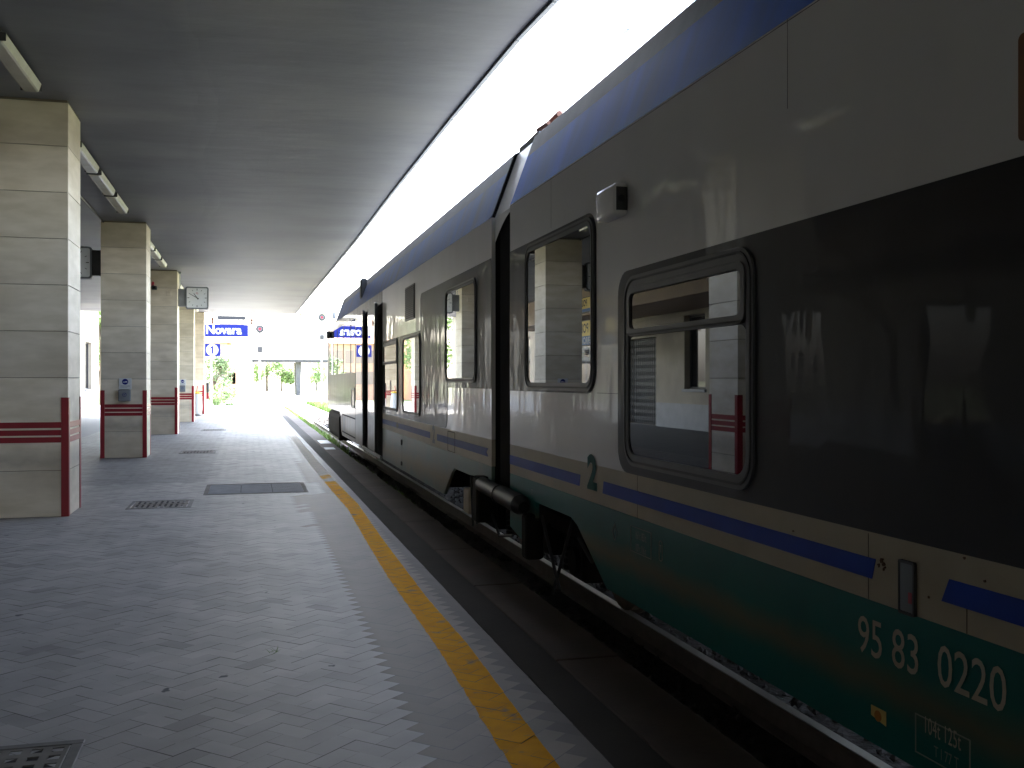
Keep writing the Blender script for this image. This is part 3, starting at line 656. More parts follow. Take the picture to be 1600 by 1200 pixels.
# signals
def signal(px, py, pyb, D, label):
    x, t = world(px, D); z = zD(py, D); zb = zD(pyb, D)
    r_ = E('railway_signal', label, 'signal', (x, t, -.6), 'round-headed railway signals')
    fn = lambda a, b, d: (x + a, t + d, z + b)
    MB().tube((x, t + .2, -.62), (x, t + .2, z + .1), .06, n=10).build('mast', 'white', r_)
    MB().prism(circ(0, 0, .29, 28), fn, -.02, .05).build('backplate', 'darkmetal', r_)
    MB().lathe(0, 0, [(.001, 0)], 3) if False else None
    MB().ring(circ(0, 0, .14, 20), circ(0, 0, .115, 20), fn, -.16, -.021).build('hood', 'greymetal', r_)
    MB().prism(circ(0, 0, .11, 20), fn, -.05, -.021).build('red_lens', 'logo_red', r_)
    MB().bbox(x - .17, x + .17, t - .05, t + .13, zb - .20, zb + .20, .02, 1).build('number_plate', 'darkmetal', r_)
    MB().bbox(x - .2, x + .1, t - .05, t + .13, zb - .33, zb - .26, .02, 1).build('ledge', 'brick', r_)
signal(406, 514, 546, 70, 'railway signal with red lens left of the train, above the bridge')
signal(503, 496, 527, 82, 'railway signal with red lens just left of the cab roof')

# ------------------------------------------------------------------ station building
BX = -9.5
bd = E('station_building', 'pale stone station building behind the pillars, tall dark window at its far end', 'building', (BX, 20, 0))
op = [(64.9, 67.5, 1.1, 4.0), (29.4, 31.0, 1.35, 3.8), (33.4, 36.2, .01, 3.2), (38.6, 43.2, .01, 3.9), (23.5, 25.2, 1.35, 3.6), (17, 19, .01, 3.2), (10, 12, 1.35, 3.6), (50, 52, 1.1, 3.9)]
ts = sorted({-60, 70.5} | {a for o in op for a in o[:2]}); zs = sorted({0, .85, 6.2} | {a for o in op for a in o[2:]})
g = MB()
for t0, t1 in zip(ts, ts[1:]):
    for z0, z1 in zip(zs, zs[1:]):
        c = ((t0 + t1) / 2, (z0 + z1) / 2)
        if any(o[0] < c[0] < o[1] and o[2] < c[1] < o[3] for o in op): continue
        g.use('plinth' if z1 <= .851 else 'wallstone'); g.poly([(BX, t0, z0), (BX, t1, z0), (BX, t1, z1), (BX, t0, z1)])
for a, b_, c, d in op:
    g.use('wallstone')
    for p0, p1 in (((a, c), (b_, c)), ((b_, c), (b_, d)), ((b_, d), (a, d)), ((a, d), (a, c))):
        g.poly([(BX, p0[0], p0[1]), (BX, p1[0], p1[1]), (BX - .3, p1[0], p1[1]), (BX - .3, p0[0], p0[1])])
g.use('stucco').box(BX - 8, BX - .35, -60, 70.5, 0, 6.2); g.poly([(BX - .35, 70.5, 0), (BX, 70.5, 0), (BX, 70.5, 6.2), (BX - .35, 70.5, 6.2)])
g.build('wall', None, bd, fix=False)
k = 0
for a, b_, c, d in op:
    if 33 < a < 34: continue
    door = c < .1
    w_ = MB().ring([(a, c), (b_, c), (b_, d), (a, d)], [(a + .07, c + .07), (b_ - .07, c + .07), (b_ - .07, d - .07), (a + .07, d - .07)], lambda p, q_, dd: (BX + dd, p, q_), -.2, -.27).build('door' if door else 'window', 'darkmetal', bd)
    MB().poly([(BX - .25, a + .07, c + .07), (BX - .25, b_ - .07, c + .07), (BX - .25, b_ - .07, d - .07), (BX - .25, a + .07, d - .07)]).build('pane', 'darkglass', w_)
    if not door: MB().bbox(BX - .1, BX + .07, a - .08, b_ + .08, c - .1, c - .001, .01, 1).build('sill', 'plinth', bd)
# folding lattice gate
a, b_, c, d = op[2]; g = MB(); nn = 14
for i in range(nn + 1):
    yy = a + .05 + (b_ - a - .1) * i / nn; g.box(BX - .12, BX - .09, yy - .012, yy + .012, .03, d - .04)
for j in range(12):
    for i in range(nn):
        y0 = a + .05 + (b_ - a - .1) * i / nn; y1 = a + .05 + (b_ - a - .1) * (i + 1) / nn; z0 = .1 + j * .255
        g.tube((BX - .085, y0, z0), (BX - .085, y1, z0 + .24), .008, n=4); g.tube((BX - .075, y1, z0), (BX - .075, y0, z0 + .24), .008, n=4)
g.build('folding_gate', 'greymetal', bd, fix=False)
MB().poly([(BX - .29, a, c), (BX - .29, b_, c), (BX - .29, b_, d), (BX - .29, a, d)]).build('gate_recess', 'darkmetal', bd)
MB().bbox(BX + .002, -7.0, -59.9, 45.5, 3.95, 4.965, .02, 1).build('fascia', 'brown', bd)
MB().bbox(BX - 8.3, BX + .4, -60, 70.8, 6.2, 6.5, .03, 1).build('roof', 'concrete', bd)
# police signs seen mirrored in the train glass
def psign(name, label, t0, t1, z0, z1, split, lines, X=BX + .25):
    r_ = E(name, label, 'sign', (X, (t0 + t1) / 2, z0), 'police office signs on the station wall')
    MB().bbox(X - .2, X, t0, t1, z0, z1, .01, 1).build('box', 'darkmetal', r_)
    MB().poly([(X + .002, t0 + .03, split), (X + .002, t1 - .03, split), (X + .002, t1 - .03, z1 - .03), (X + .002, t0 + .03, z1 - .03)]).build('yellow_panel', 'polyellow', r_)
    MB().poly([(X + .002, t0 + .03, z0 + .03), (X + .002, t1 - .03, z0 + .03), (X + .002, t1 - .03, split), (X + .002, t0 + .03, split)]).build('blue_panel', 'polblue', r_)
    for txt, zz, sz, mt, tcn in lines:
        g = MB(); text(g, txt, sz, lambda a, b: (X + .006, tcn + a, zz + b), bold=.01); g.build('lettering', mt, r_)
psign('police_sign', 'wide yellow and blue police sign reading POLIZIA FERROVIARIA, seen mirrored', 31.6, 35.05, 2.86, 3.76, 3.2, [('POLIZIA', 3.46, .46, 'ink', 34.1), ('FERROVIARIA', 3.03, .33, 'white', 33.85)], X=-6.9)
psign('police_sign', 'small yellow and blue POLIZIA sign above the wide one, seen mirrored', 32.2, 34.9, 4.03, 4.58, 4.17, [('POLIZIA', 4.36, .32, 'ink', 34.0)], X=-6.9)

# ------------------------------------------------------------------ train
TX = 2.32; TC = 3.76
side = lambda t, z, d: (TX + d, t, z)
def far(x): return 2 * TC - x
Z0, ZG, ZS = .229, .774, 3.23
def tz(px, py): return at(px, TX), zat(px, py, TX)
def decal(name, pts, m, par, d=.003): return MB().prism(pts, side, -d, -.0005).build(name, m, par)
def stext(name, txt, size, px, py, m, par, **k):
    t0, z0 = tz(px, py); g = MB(); text(g, txt, size, lambda a, b: (TX - .0045, t0 - a, z0 + b), **k); return g.build(name, m, par)
def window(par, t0, t1, z0, z1, r=.12, fw=.05, hopper=None, ex=.0, m='gasket'):
    w_ = MB().ring(rr(t0, t1, z0, z1, r), rr(t0 + fw, t1 - fw, z0 + fw, z1 - fw, max(.02, r - fw * .6)), side, -.016 - ex, -.0005).build('window', m, par)
    MB().ring(rr(t0 + .02, t1 - .02, z0 + .02, z1 - .02, r - .01), rr(t0 + .032, t1 - .032, z0 + .032, z1 - .032, r - .02), side, -.021 - ex, -.0162 - ex).build('seal', 'rubber', w_)
    if hopper:
        zb0, zb1 = hopper
        MB().prism(rr(t0 + fw + .001, t1 - fw - .001, z0 + fw + .001, zb0, .07), side, -.007, -.001).build('pane', 'glass', w_)
        MB().prism(rr(t0 + fw + .045, t1 - fw - .045, zb1, z1 - fw - .045, .05), side, -.012, -.0065).build('pane', 'glass', w_)
        MB().ring(rr(t0 + fw + .003, t1 - fw - .003, zb0 + .004, z1 - fw - .003, .06), rr(t0 + fw + .04, t1 - fw - .04, zb1, z1 - fw - .04, .05), side, -.024, -.002).build('hopper_frame', m, w_)
        MB().bbox(TX - .03, TX - .0242, t0 + fw + .02, t1 - fw - .02, zb0 + .012, zb0 + .022, .002, 1).build('rail', 'rubber', w_)
    else:
        MB().prism(rr(t0 + fw + .001, t1 - fw - .001, z0 + fw + .001, z1 - fw - .001, max(.02, r - fw * .6)), side, -.007, -.001).build('pane', 'glass', w_)
    return w_
RP = [(2.32, 3.2305), (2.484, 3.68), (2.554, 3.87), (2.75, 3.97), (3.15, 4.04), (TC, 4.06)]
def roof(par, t0, t1, mb, md, taper=None):
    full = RP + [(far(x), z) for x, z in reversed(RP[:-1])]
    secs = [(t0, 1)] + ([(taper, 1), (t1, 0)] if taper else [(t1, 1)])
    def pt(x, z, k): return (x, 3.2305 + (z - 3.2305) * (k * .97 + .03)) if k < 1 else (x, z)
    parts = {'blue_roof_stripe': ([0], mb), 'roof': (list(range(1, len(full) - 2)), md), 'far_roof_stripe': ([len(full) - 2], mb)}
    for nm, (idx, mm) in parts.items():
        g = MB()
        for (ta, ka), (tb, kb) in zip(secs, secs[1:]):
            for i in idx:
                a0, a1 = pt(*full[i], ka), pt(*full[i + 1], ka); b0, b1 = pt(*full[i], kb), pt(*full[i + 1], kb)
                g.poly([(a0[0], ta, a0[1]), (a1[0], ta, a1[1]), (b1[0], tb, b1[1]), (b0[0], tb, b0[1])])
        g.build(nm, mm, par, smooth=True)
    return full
def endwall(par, t, m='under'):
    full = [(TX + .01, Z0 + .35), (TX + .01, 3.23)] + [(x + .01 if x < TC else x - .01, z - .01) for x, z in RP + [(far(x), z) for x, z in reversed(RP[:-1])]] + [(far(TX) - .01, Z0 + .35)]
    return MB().prism(full, lambda a, b, d: (a, d, b), t, t + .03).build('end_wall', m, par)
TG0, TG1 = at(797, TX), at(768, TX)
# ---- near car
TB = -14
nc = E('railcar', 'near railcar with cream, blue and green livery and the number 95 83 0220', 'railcar', (TC, 0, -.26), 'railcars of the train')
MB().prism([(TB, 1.039), (TG0, 1.039), (TG0, ZS), (TB, ZS)], side, 0, .04).build('body_side', 'cream', nc)
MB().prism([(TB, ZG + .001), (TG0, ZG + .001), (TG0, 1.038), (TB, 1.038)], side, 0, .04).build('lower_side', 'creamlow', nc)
MB().box(far(TX) - .04, far(TX), TB, TG0, Z0, ZS).build('far_side', 'cream', nc)
MB().prism([(TB, Z0), (6.33, Z0), (6.95, .57), (7.1, .607), (8.05, .607), (8.05, .45), (8.5, Z0), (TG0, Z0 + .06), (TG0, ZG), (TB, ZG)], side, 0, .035).build('skirt', 'green', nc)
roof(nc, TB, TG0, 'roofblue', 'roofgrey'); endwall(nc, TG0 - .05); endwall(nc, TB + .03)
MB().box(TX + .04, far(TX) - .04, TB + .1, 6.2, .32, .6).box(TX + .04, far(TX) - .04, 6.2, TG0 - .06, .62, .72).build('underframe', 'under', nc)
# bands and stripes
b0, _ = tz(966, 500)
decal('window_band', rr(TB, b0, 1.038, 2.316, .16), 'black', nc)
w1a, _ = tz(932, 400)
pts = rr(w1a, TG0 + .2, 1.53, 2.80, .17); pts = [(min(a, TG0 - .002), b) for a, b in pts]
decal('window_band', pts, 'black', nc)
s0 = tz(907, 740)[0]; s1 = tz(942, 760)[0]; s2 = tz(1366, 880)[0]; s3 = tz(1478, 920)[0]; zb0, zb1 = .859, .942
decal('blue_stripe', [(TG0 - .004, zb0), (s0 + .02, zb0), (s0, zb1), (TG0 - .004, zb1)], 'blue', nc)
decal('blue_stripe', [(s1, zb0), (s2 + .012, zb0), (s2 - .012, zb1 - .004), (s1 - .02, zb1)], 'blue', nc)
decal('blue_stripe', [(s3 + .02, zb0), (TB, zb0), (TB, zb1), (s3 - .02, zb1)], 'blue', nc)
stext('class_number', '2', .32, 926, 741, 'teal', nc, bold=.014, sx=1.25)
stext('car_number', '95 83', .205, 1388, 1010, 'marking', nc, bold=.0005, sx=.82)
stext('car_number', '0220', .205, 1518, 1062, 'marking', nc, bold=.0005, sx=.82)
window(nc, *sorted((at(1181, TX), at(978, TX))), 1.09, 2.272, r=.15, fw=.07, hopper=(1.893, 1.94))
window(nc, *sorted((at(930, TX), at(822, TX))), 1.545, 2.775, r=.14, fw=.06)
# side marker lens
r0, z0 = tz(1421, 917); la, lb = tz(1433, 962)[0], tz(1408, 917)[0]; lz0, lz1 = 1.62 - (962 - 595) / (1425 - 388) * 2.4, 1.62 - (876 - 595) / (1420 - 388) * 2.4
ml = MB().ring(rr(la, lb, lz0, lz1, .008), rr(la + .008, lb - .008, lz0 + .01, lz1 - .01, .005), side, -.014, -.001).build('side_marker', 'rubber', nc)
MB().prism(rr(la + .0085, lb - .0085, lz0 + .0105, lz1 - .0105, .005), side, -.011, -.001).build('lens', 'lens', ml)
MB().box(TX - .0125, TX - .0112, la + .014, la + .034, lz0 + .045, lz0 + .085).build('red_reflector', 'redlens', ml)
g = MB(); rg = random.Random(2); t_, z_ = tz(1381, 884)
for k in range(7):
    a, b_ = t_ + rg.gauss(0, .012), z_ + rg.gauss(0, .012); s_ = rg.uniform(.004, .012)
    g.prism([(a + s_ * rg.uniform(.6, 1.4) * cos(i * 1.05), b_ + s_ * rg.uniform(.5, 1.2) * sin(i * 1.05)) for i in range(6)], side, -.0042 - k * .0001, -.001)
for px, py in ((1540, 908), (1452, 933), (1508, 872), (1000, 770), (1240, 830)):
    a, b_ = tz(px, py); s_ = .006
    g.prism([(a + s_ * rg.uniform(.6, 1.4) * cos(i * 1.05), b_ + s_ * rg.uniform(.5, 1.0) * sin(i * 1.05)) for i in range(6)], side, -.004, -.001)
g.build('paint_chips', 'rust', nc)
# stickers and tare panels
a0, a1 = tz(1385, 1120)[0], tz(1362, 1120)[0]; zc = tz(1374, 1118)[1]
st_ = decal('yellow_sticker', [(a0, zc - .027), (a1, zc - .012), (a1, zc + .027), (a0, zc + .027)], 'yellowst', nc)
MB().prism(circ((a0 + a1) / 2 + .001, zc - .003, .021), side, -.005, -.0032).build('orange_disc', 'orange', st_)
def frame_decal(t0, t1, z0, z1, wd, m, par): return MB().ring([(t0, z0), (t1, z0), (t1, z1), (t0, z1)], [(t0 + wd, z0 + wd), (t1 - wd, z0 + wd), (t1 - wd, z1 - wd), (t0 + wd, z1 - wd)], side, -.004, -.001).build('tare_panel', m, par)
a0, a1 = sorted((at(1517, TX), at(1431, TX))); z1 = 1.62 - .497 * 2.4; 
fr = frame_decal(a0, a1, z1 - .14, z1, .004, 'fadedmark', nc)
stext('brake_weight', '104t 125t', .085, 1473, 1146, 'marking', nc, sx=.55, space=1.05)
stext('brake_letters', 'T I 77 T', .055, 1480, 1184, 'fadedmark', nc, sx=.7)
a0, a1 = sorted((at(1018, TX), at(986, TX))); zz1 = 1.62 - (822 - 595) / (990 - 388) * 2.4; zz0 = 1.62 - (874 - 595) / (1018 - 388) * 2.4
fr = frame_decal(a0, a1, zz0, zz1, .003, 'fadedmark', nc)
stext('brake_weight', '161 t 183 t', .07, 1002, 839, 'fadedmark', nc, sx=.55)
stext('brake_weight', '107 t 116 t', .07, 1002, 859, 'fadedmark', nc, sx=.55)
tt, z_ = tz(961, 831); MB().ring([(tt - .045, z_), (tt, z_ - .06), (tt + .045, z_), (tt, z_ + .06)], [(tt - .038, z_), (tt, z_ - .05), (tt + .038, z_), (tt, z_ + .05)], side, -.004, -.001).build('diamond_mark', 'fadedmark', nc)
stext('diamond_letter', 'R', .05, 961, 831, 'fadedmark', nc, sx=.7)
tt, z_ = tz(1033, 861); MB().ring(rr(tt - .025, tt + .025, z_ - .06, z_ + .06, .02, 3), rr(tt - .021, tt + .021, z_ - .056, z_ + .056, .017, 3), side, -.004, -.001).build('letter_mark', 'fadedmark', nc)
stext('letter_mark', 'T', .06, 1033, 858, 'fadedmark', nc, sx=.8)
stext('small_mark', 'REV.', .024, 868, 753, 'fadedmark', nc); stext('small_mark', '03.2005', .024, 868, 758.5, 'fadedmark', nc)
stext('small_mark', 'T', .06, 832, 769, 'fadedmark', nc)
# exterior lamp pod
a0, a1 = at(981, TX), at(950, TX); z0, z1 = zat(965, 343, TX) + .0, zat(965, 293, TX)
pod = MB().bbox(TX - .09, TX + .01, a0, a1, z0, z1, .03, 3).build('mirror_pod', 'cream', nc, smooth=True)
MB().box(TX - .078, TX - .004, a0 - .004, a0 + .002, z0 + .03, z1 - .03).build('opening', 'rubber', pod)
MB().tube((TX - .045, a0 - .012, (z0 + z1) / 2), (TX - .045, a0 - .003, (z0 + z1) / 2), .022, n=14).build('lens', 'darkglass', pod)
# orange panel at the right edge
a1 = at(1592, TX); decal('brown_panel', rr(a1 - .5, a1, zat(1592, 222, TX), zat(1592, 55, TX), .02), 'brownpanel', nc)
# panel joints
g = MB()
for px, z0_, z1_ in ((996, ZG, 1.09), (1357, ZG + .002, 1.03), (1511, ZG + .002, zb0)): g.box(TX - .0012, TX - .0002, at(px, TX) - .0015, at(px, TX) + .0015, z0_, z1_)
g.box(TX - .0012, TX - .0002, at(966, TX), w1a - .01, 1.535, 1.5375); 
for tj in (7.6, 4.0, .9, -2.2): g.box(TX - .0012, TX - .0002, tj - .001, tj + .001, 2.83, ZS)
g.box(TX - .0012, TX - .0002, TB, TG0, ZS - .012, ZS - .0095)
g.build('panel_joint', 'under', nc)
# ---- gangway
gp = E('gangway', 'black bellows gangway with light grey roof fairing between the two railcars', 'gangway', (TC, (TG0 + TG1) / 2, -.26))
g = MB(); nb = 9; dx = (TG1 - TG0) / nb
for s_, f_ in ((0, 1), (1, -1)):
    for i in range(nb):
        y0 = TG0 + .004 + i * dx; X0 = 2.46; X1 = 2.40
        if s_: X0, X1 = far(X0), far(X1)
        g.poly([(X0, y0, .5), (X1, y0 + dx / 2, .5), (X1, y0 + dx / 2, 3.25), (X0, y0, 3.25)]); g.poly([(X1, y0 + dx / 2, .5), (X0, y0 + dx - .004, .5), (X0, y0 + dx - .004, 3.25), (X1, y0 + dx / 2, 3.25)])
    g.build('bellows', 'rubber', gp, fix=False); g = MB()
arch = []
W_ = TG1 - TG0 - .01; 
for i in range(9):
    k = i / 8; arch.append((TG0 + .005 + W_ * k, 3.205 - .23 * (k ** 1.8)))
def slant(z): return TX + .035 + max(0, (z - 3.23)) * .365
for s_ in (0, 1):
    g = MB(); rows = []
    for t_, zlo in arch:
        rows.append([(t_, zlo + (3.23 - zlo) * k) for k in (0, .5, 1)] + [(t_, 3.23 + (3.86 - 3.23) * k) for k in (.5, 1)])
    for r1, r2 in zip(rows, rows[1:]):
        for j in range(len(r1) - 1):
            q_ = []
            for (t_, z_) in (r1[j], r2[j], r2[j + 1], r1[j + 1]):
                x = slant(z_); x = far(x) if s_ else x; q_.append((x, t_, z_))
            g.poly(q_)
    g.build('roof_fairing', 'lightpanel', gp, fix=False); g = MB()
MB().box(2.6, far(2.6), TG0 + .01, TG1 - .01, 3.84, 3.93).build('top_cover', 'greymetal', gp)
MB().tube((2.75, TG0 - .15, 4.06), (2.75, TG1 + .25, 4.02), .03, n=8).tube((2.66, TG0 - .1, 3.98), (2.66, TG0 + .25, 4.0), .02, n=8).build('roof_cable', 'terracotta', gp)
MB().lathe(2.80, (TG0 + TG1) / 2 - .1, [(.1, 3.93), (.1, 4.0), (.06, 4.04), (.01, 4.05)], 12).build('roof_socket', 'white', gp, smooth=True)
# ---- bogie between cars
bg_ = E('bogie', 'dark wheel bogie under the joint between the two railcars', 'bogie', (TC, (TG0 + TG1) / 2, -.26))
for wt in (7.75, 10.75):
    for xx in (2.93, far(2.93)):
        s_ = 1 if xx < TC else -1
        wv = MB()
        for rr_, xa, xb in ((.42, .055, .14), (.45, .14, .165), (.33, .03, .055), (.12, -.02, .03)): wv.tube((xx + s_ * xa, wt, .16), (xx + s_ * xb, wt, .16), rr_, n=36)
        wv.build('wheel', 'rustwheel', bg_, smooth=True)
    MB().tube((2.99, wt, .16), (far(2.99), wt, .16), .08, n=12).build('axle', 'under', bg_)
for xx in (2.62, far(2.82)):
    g = MB(); g.bbox(xx, xx + .2, 7.35, 11.15, .30, .47, .03, 2); g.bbox(xx - .02, xx + .22, 8.6, 9.9, .05, .36, .03, 1)
    for wt in (7.75, 10.75): g.bbox(xx - .04, xx + .2, wt - .18, wt + .18, .0, .34, .03, 1); g.tube((xx - .08, wt, .16), (xx + .1, wt, .16), .11, n=16)
    g.build('bogie_frame', 'under', bg_)
    for dt in (8.25, 10.25):
        sg = MB()
        for k in range(6): sg.tube((xx + .1, dt, -.0 + k * .055), (xx + .1, dt, .035 + k * .055), .085, n=14)
        sg.build('spring', 'under', bg_)
MB().tube((2.25, 8.15, .55), (2.25, 8.28, .56), .05, .085, n=18).tube((2.25, 8.28, .56), (2.25, 8.95, .575), .085, n=18).tube((2.25, 8.95, .575), (2.25, 9.0, .575), .092, n=18).tube((2.25, 9.0, .575), (2.25, 9.72, .59), .075, n=18).tube((2.25, 9.72, .59), (2.25, 9.85, .595), .075, .04, n=18).build('yaw_damper', 'damper', bg_, smooth=True)
MB().bbox(2.24, 2.40, 8.05, 8.22, .12, .50, .03, 2).build('damper_bracket', 'under', bg_)
MB().bbox(2.2, 2.42, 9.75, 9.95, .2, .66, .02, 1).build('damper_bracket', 'under', bg_)
MB().bbox(2.42, 2.52, 11.15, 11.42, .10, .38, .01, 1).build('sand_box', 'stone', bg_)
for (a, b_) in (((2.36, 8.0, .5), (2.36, 7.5, -.02)), ((2.40, 7.3, .55), (2.38, 7.75, -.1)), ((2.42, 11.0, .55), (2.42, 10.9, 0)), ((2.42, 10.75, .55), (2.42, 10.7, .05)), ((2.35, 8.9, .2), (2.35, 9.4, .12)), ((2.35, 9.4, .12), (2.36, 9.8, .3)), ((2.38, 7.1, .45), (2.42, 6.9, .3))):
    MB().tube(a, b_, .014, n=8).build('hose', 'rubber', bg_)

# ---- far car
fc = E('railcar', 'far railcar with open doors and sloping cab, ahead of the bellows', 'railcar', (TC, 20, -.26), 'railcars of the train')
TN = 30.6; TS = 28.0; TD0, TD1 = 17.9, 21.1; TK = at(590, TX)
ZD0, ZD1 = .33, 3.02
out = [(TG1, ZG + .001), (TD0, ZG + .001), (TD0, ZD1), (TD1, ZD1), (TD1, ZG + .001), (TN, .81), (TN + .12, 1.1), (TN + .1, 2.4), (TN - .05, ZS), (TG1, ZS)]
MB().prism([(TG1, 1.039), (TD0, 1.039), (TD0, ZS), (TG1, ZS)], side, 0, .04).build('body_side', 'cream', fc)
MB().prism([(TG1, ZG + .001), (TD0, ZG + .001), (TD0, 1.038), (TG1, 1.038)], side, 0, .04).build('lower_side', 'creamlow', fc)
MB().prism([(TD0 + .001, ZD1), (TD1, ZD1), (TD1, Z0), (25.9, Z0), (26.15, .35), (26.3, .7), (26.6, .81), (TN, .81), (TN + .12, 1.1), (TN + .1, 2.4), (TN - .05, ZS), (TD0 + .001, ZS)], side, 0, .04).build('cab_side', 'cabpaint', fc)
MB().box(far(TX) - .04, far(TX), TG1, TN, Z0, ZS).build('far_side', 'cream', fc)
MB().prism([(TG1, .60), (10.45, .61), (10.6, .60), (11.45, .60), (11.6, .55), (12.1, Z0), (TD0, Z0), (TD0, ZG), (TG1, ZG)], side, 0, .035).build('skirt', 'greyskirt', fc)
roof(fc, TG1, TN - .05, 'roofbluefar', 'roofgrey', TS); endwall(fc, TG1 + .02)
MB().poly([(TX + .041, TN, .8), (far(TX) - .041, TN, .8), (far(TX) - .041, TN + .3, 2.3), (TX + .041, TN + .3, 2.3)]).poly([(TX + .041, TN + .3, 2.3), (far(TX) - .041, TN + .3, 2.3), (far(TX) - .041, TN - .05, 3.25), (TX + .041, TN - .05, 3.25)]).build('nose', 'cabpaint', fc, fix=False)
MB().box(TX + .04, far(TX) - .04, 12.2, 27, .30, .6).box(TX + .04, far(TX) - .04, TG1 + .05, 12.2, .66, .72).build('underframe', 'under', fc)
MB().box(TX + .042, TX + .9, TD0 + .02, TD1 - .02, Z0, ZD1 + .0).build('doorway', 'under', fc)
decal('window_band', [(min(max(a, TG1 + .003), 99), b) for a, b in rr(TG1 - .4, at(657, TX), 1.54, 2.83, .12)], 'black', fc)
decal('window_band', rr(at(699, TX), TD0 - .05, 1.045, 2.32, .12), 'black', fc, d=.0045)
window(fc, at(745, TX), at(697, TX), 1.60, 2.716, r=.13, fw=.05)
window(fc, at(657.5, TX), at(630, TX), 1.12, 2.29, r=.13, fw=.045)
window(fc, at(622, TX), at(599.5, TX), 1.12, 2.31, r=.13, fw=.05, hopper=(1.90, 1.95))
lv = MB().bbox(TX - .012, TX + .01, at(648, TX), at(634, TX), 2.52, 3.03, .004, 1).build('louvre', 'gasket', fc)
g = MB()
for k in range(16): g.box(TX - .018, TX - .0122, at(648, TX) + .03, at(634, TX) - .03, 2.55 + k * .029, 2.565 + k * .029)
g.build('slats', 'rubber', lv)
zz0, zz1 = .862, .945
sA = at(672, TX); sB = at(683, TX); sE = at(763, TX)
decal('blue_stripe', [(TD0 - .01, zz0), (sA, zz0), (sA, zz1), (TD0 - .01, zz1)], 'farblue', fc)
decal('blue_stripe', [(sB, zz0), (sE + .0, zz0), (sE + .08, (zz0 + zz1) / 2), (sE, zz1), (sB, zz1)], 'farblue', fc)
stext('class_number', '2', .30, 678, 680, 'greydigit', fc, bold=.014, sx=1.2)
a0, a1 = sorted((at(711, TX), at(700, TX))); g = MB().ring(rr(a0, a1, .78, 1.02, .01, 2), rr(a0 + .006, a1 - .006, .786, 1.014, .008, 2), side, -.0045, -.001); g.build('access_flap', 'under', fc)
tt, zz = tz(621, 664); MB().prism([(tt - .19, zz - .005), (tt, zz - .06), (tt + .16, zz - .01), (tt + .02, zz + .05)], side, -.004, -.001).build('arrow_mark', 'ink', fc)
g = MB().box(TX - .0015, TX - .0002, at(628, TX) - .006, at(628, TX) + .006, .24, .77); g.bbox(TX - .02, TX - .002, at(628, TX) - .05, at(628, TX) + .03, .30, .36, .005, 1).bbox(TX - .02, TX - .002, at(628, TX) - .03, at(628, TX) + .03, .62, .70, .005, 1); g.build('panel_hinge', 'ink', fc)
tt, zz = tz(611, 602); stk = MB().prism(circ(tt, zz, .085), side, -.0095, -.0075).build('round_sticker', 'white', fc)
MB().ring(circ(tt, zz, .086), circ(tt, zz, .068), side, -.011, -.0096).prism([(tt - .06, zz - .045), (tt - .045, zz - .06), (tt + .06, zz + .045), (tt + .045, zz + .06)], side, -.011, -.0096).build('prohibition_ring', 'redlens', stk)
# doors
def leaf(t0, t1):
    X = TX - .10
    fn = lambda t, z, d: (X + d, t, z)
    d_ = MB().prism(rr(t0, t1, ZD0, ZD1 + .03, .03, 3), fn, 0, .045).build('door', 'cabpaint', fc)
    MB().prism(rr(t0 + .13, t1 - .13, 1.05, 2.85, .06), fn, -.004, -.0005).build('door_glass', 'glass', d_)
    MB().box(X - .002, X + .05, t0 - .03, t0 - .001, ZD0, ZD1).build('edge_seal', 'rubber', d_)
    MB().box(X - .002, X + .05, t1 + .001, t1 + .03, ZD0, ZD1).build('edge_seal', 'rubber', d_)
leaf(18.25, 19.35); leaf(20.25, 21.6)
MB().bbox(TX - .035, TX - .001, TD0 + .1, TD1 - .1, Z0 - .02, Z0 + .04, .005, 1).build('door_step', 'greymetal', fc)
# cab glass
decal('cab_window_band', rr(21.75, 29.9, 1.80, 3.02, .1), 'glass', fc, d=.006)
g = MB()
for px in (521, 527.5, 537, 548.5, 559): 
    t_ = at(px, TX); g.box(TX - .011, TX - .0062, t_ - .045, t_ + .045, 1.81, 3.0)
g.build('window_bar', 'rubber', fc)
hd = MB().ring(rr(22.75, 23.45, 1.0, 1.46, .08), rr(22.82, 23.38, 1.05, 1.41, .06), side, -.012, -.001).build('recess_frame', 'offwhite', fc)
MB().prism(rr(22.825, 23.375, 1.052, 1.408, .06), side, -.004, -.001).build('red_recess', 'redlens', hd)
# cab skirt panels, camera box, coupler
g = MB().ring(rr(21.9, 25.9, .32, .78, .12), rr(21.93, 25.87, .35, .75, .1), side, -.004, -.0005); g.build('skirt_panel', 'under', fc)
decal('skirt_vent', rr(25.1, 25.6, .30, .72, .03), 'gasket', fc)
MB().bbox(TX - .11, TX - .001, 29.5, 29.75, 2.86, 3.06, .02, 2).build('cab_camera', 'darkmetal', fc)
MB().bbox(TX + .02, far(TX) - .02, 27.0, 30.9, .0, .8, .2, 3).build('front_plough', 'under', fc)
MB().bbox(TX - .02, TX + .1, 26.5, 26.8, .05, .7, .03, 2).build('front_step', 'under', fc)
g = MB().bbox(2.36, 2.46, 29.35, 29.65, 3.42, 3.62, .02, 1); g.build('marker_lamp', 'lightpanel', fc)
MB().bbox(2.37, 2.50, 21.9, 22.2, 3.42, 3.85, .02, 1).build('roof_vent', 'rubber', fc)
for wt in (24.2, 26.8):
    for xx in (2.93, far(2.93)):
        s_ = 1 if xx < TC else -1; wv = MB()
        for rr_, xa, xb in ((.42, .055, .14), (.45, .14, .165), (.33, .03, .055)): wv.tube((xx + s_ * xa, wt, .16), (xx + s_ * xb, wt, .16), rr_, n=24)
        wv.build('wheel', 'rustwheel', fc, smooth=True)

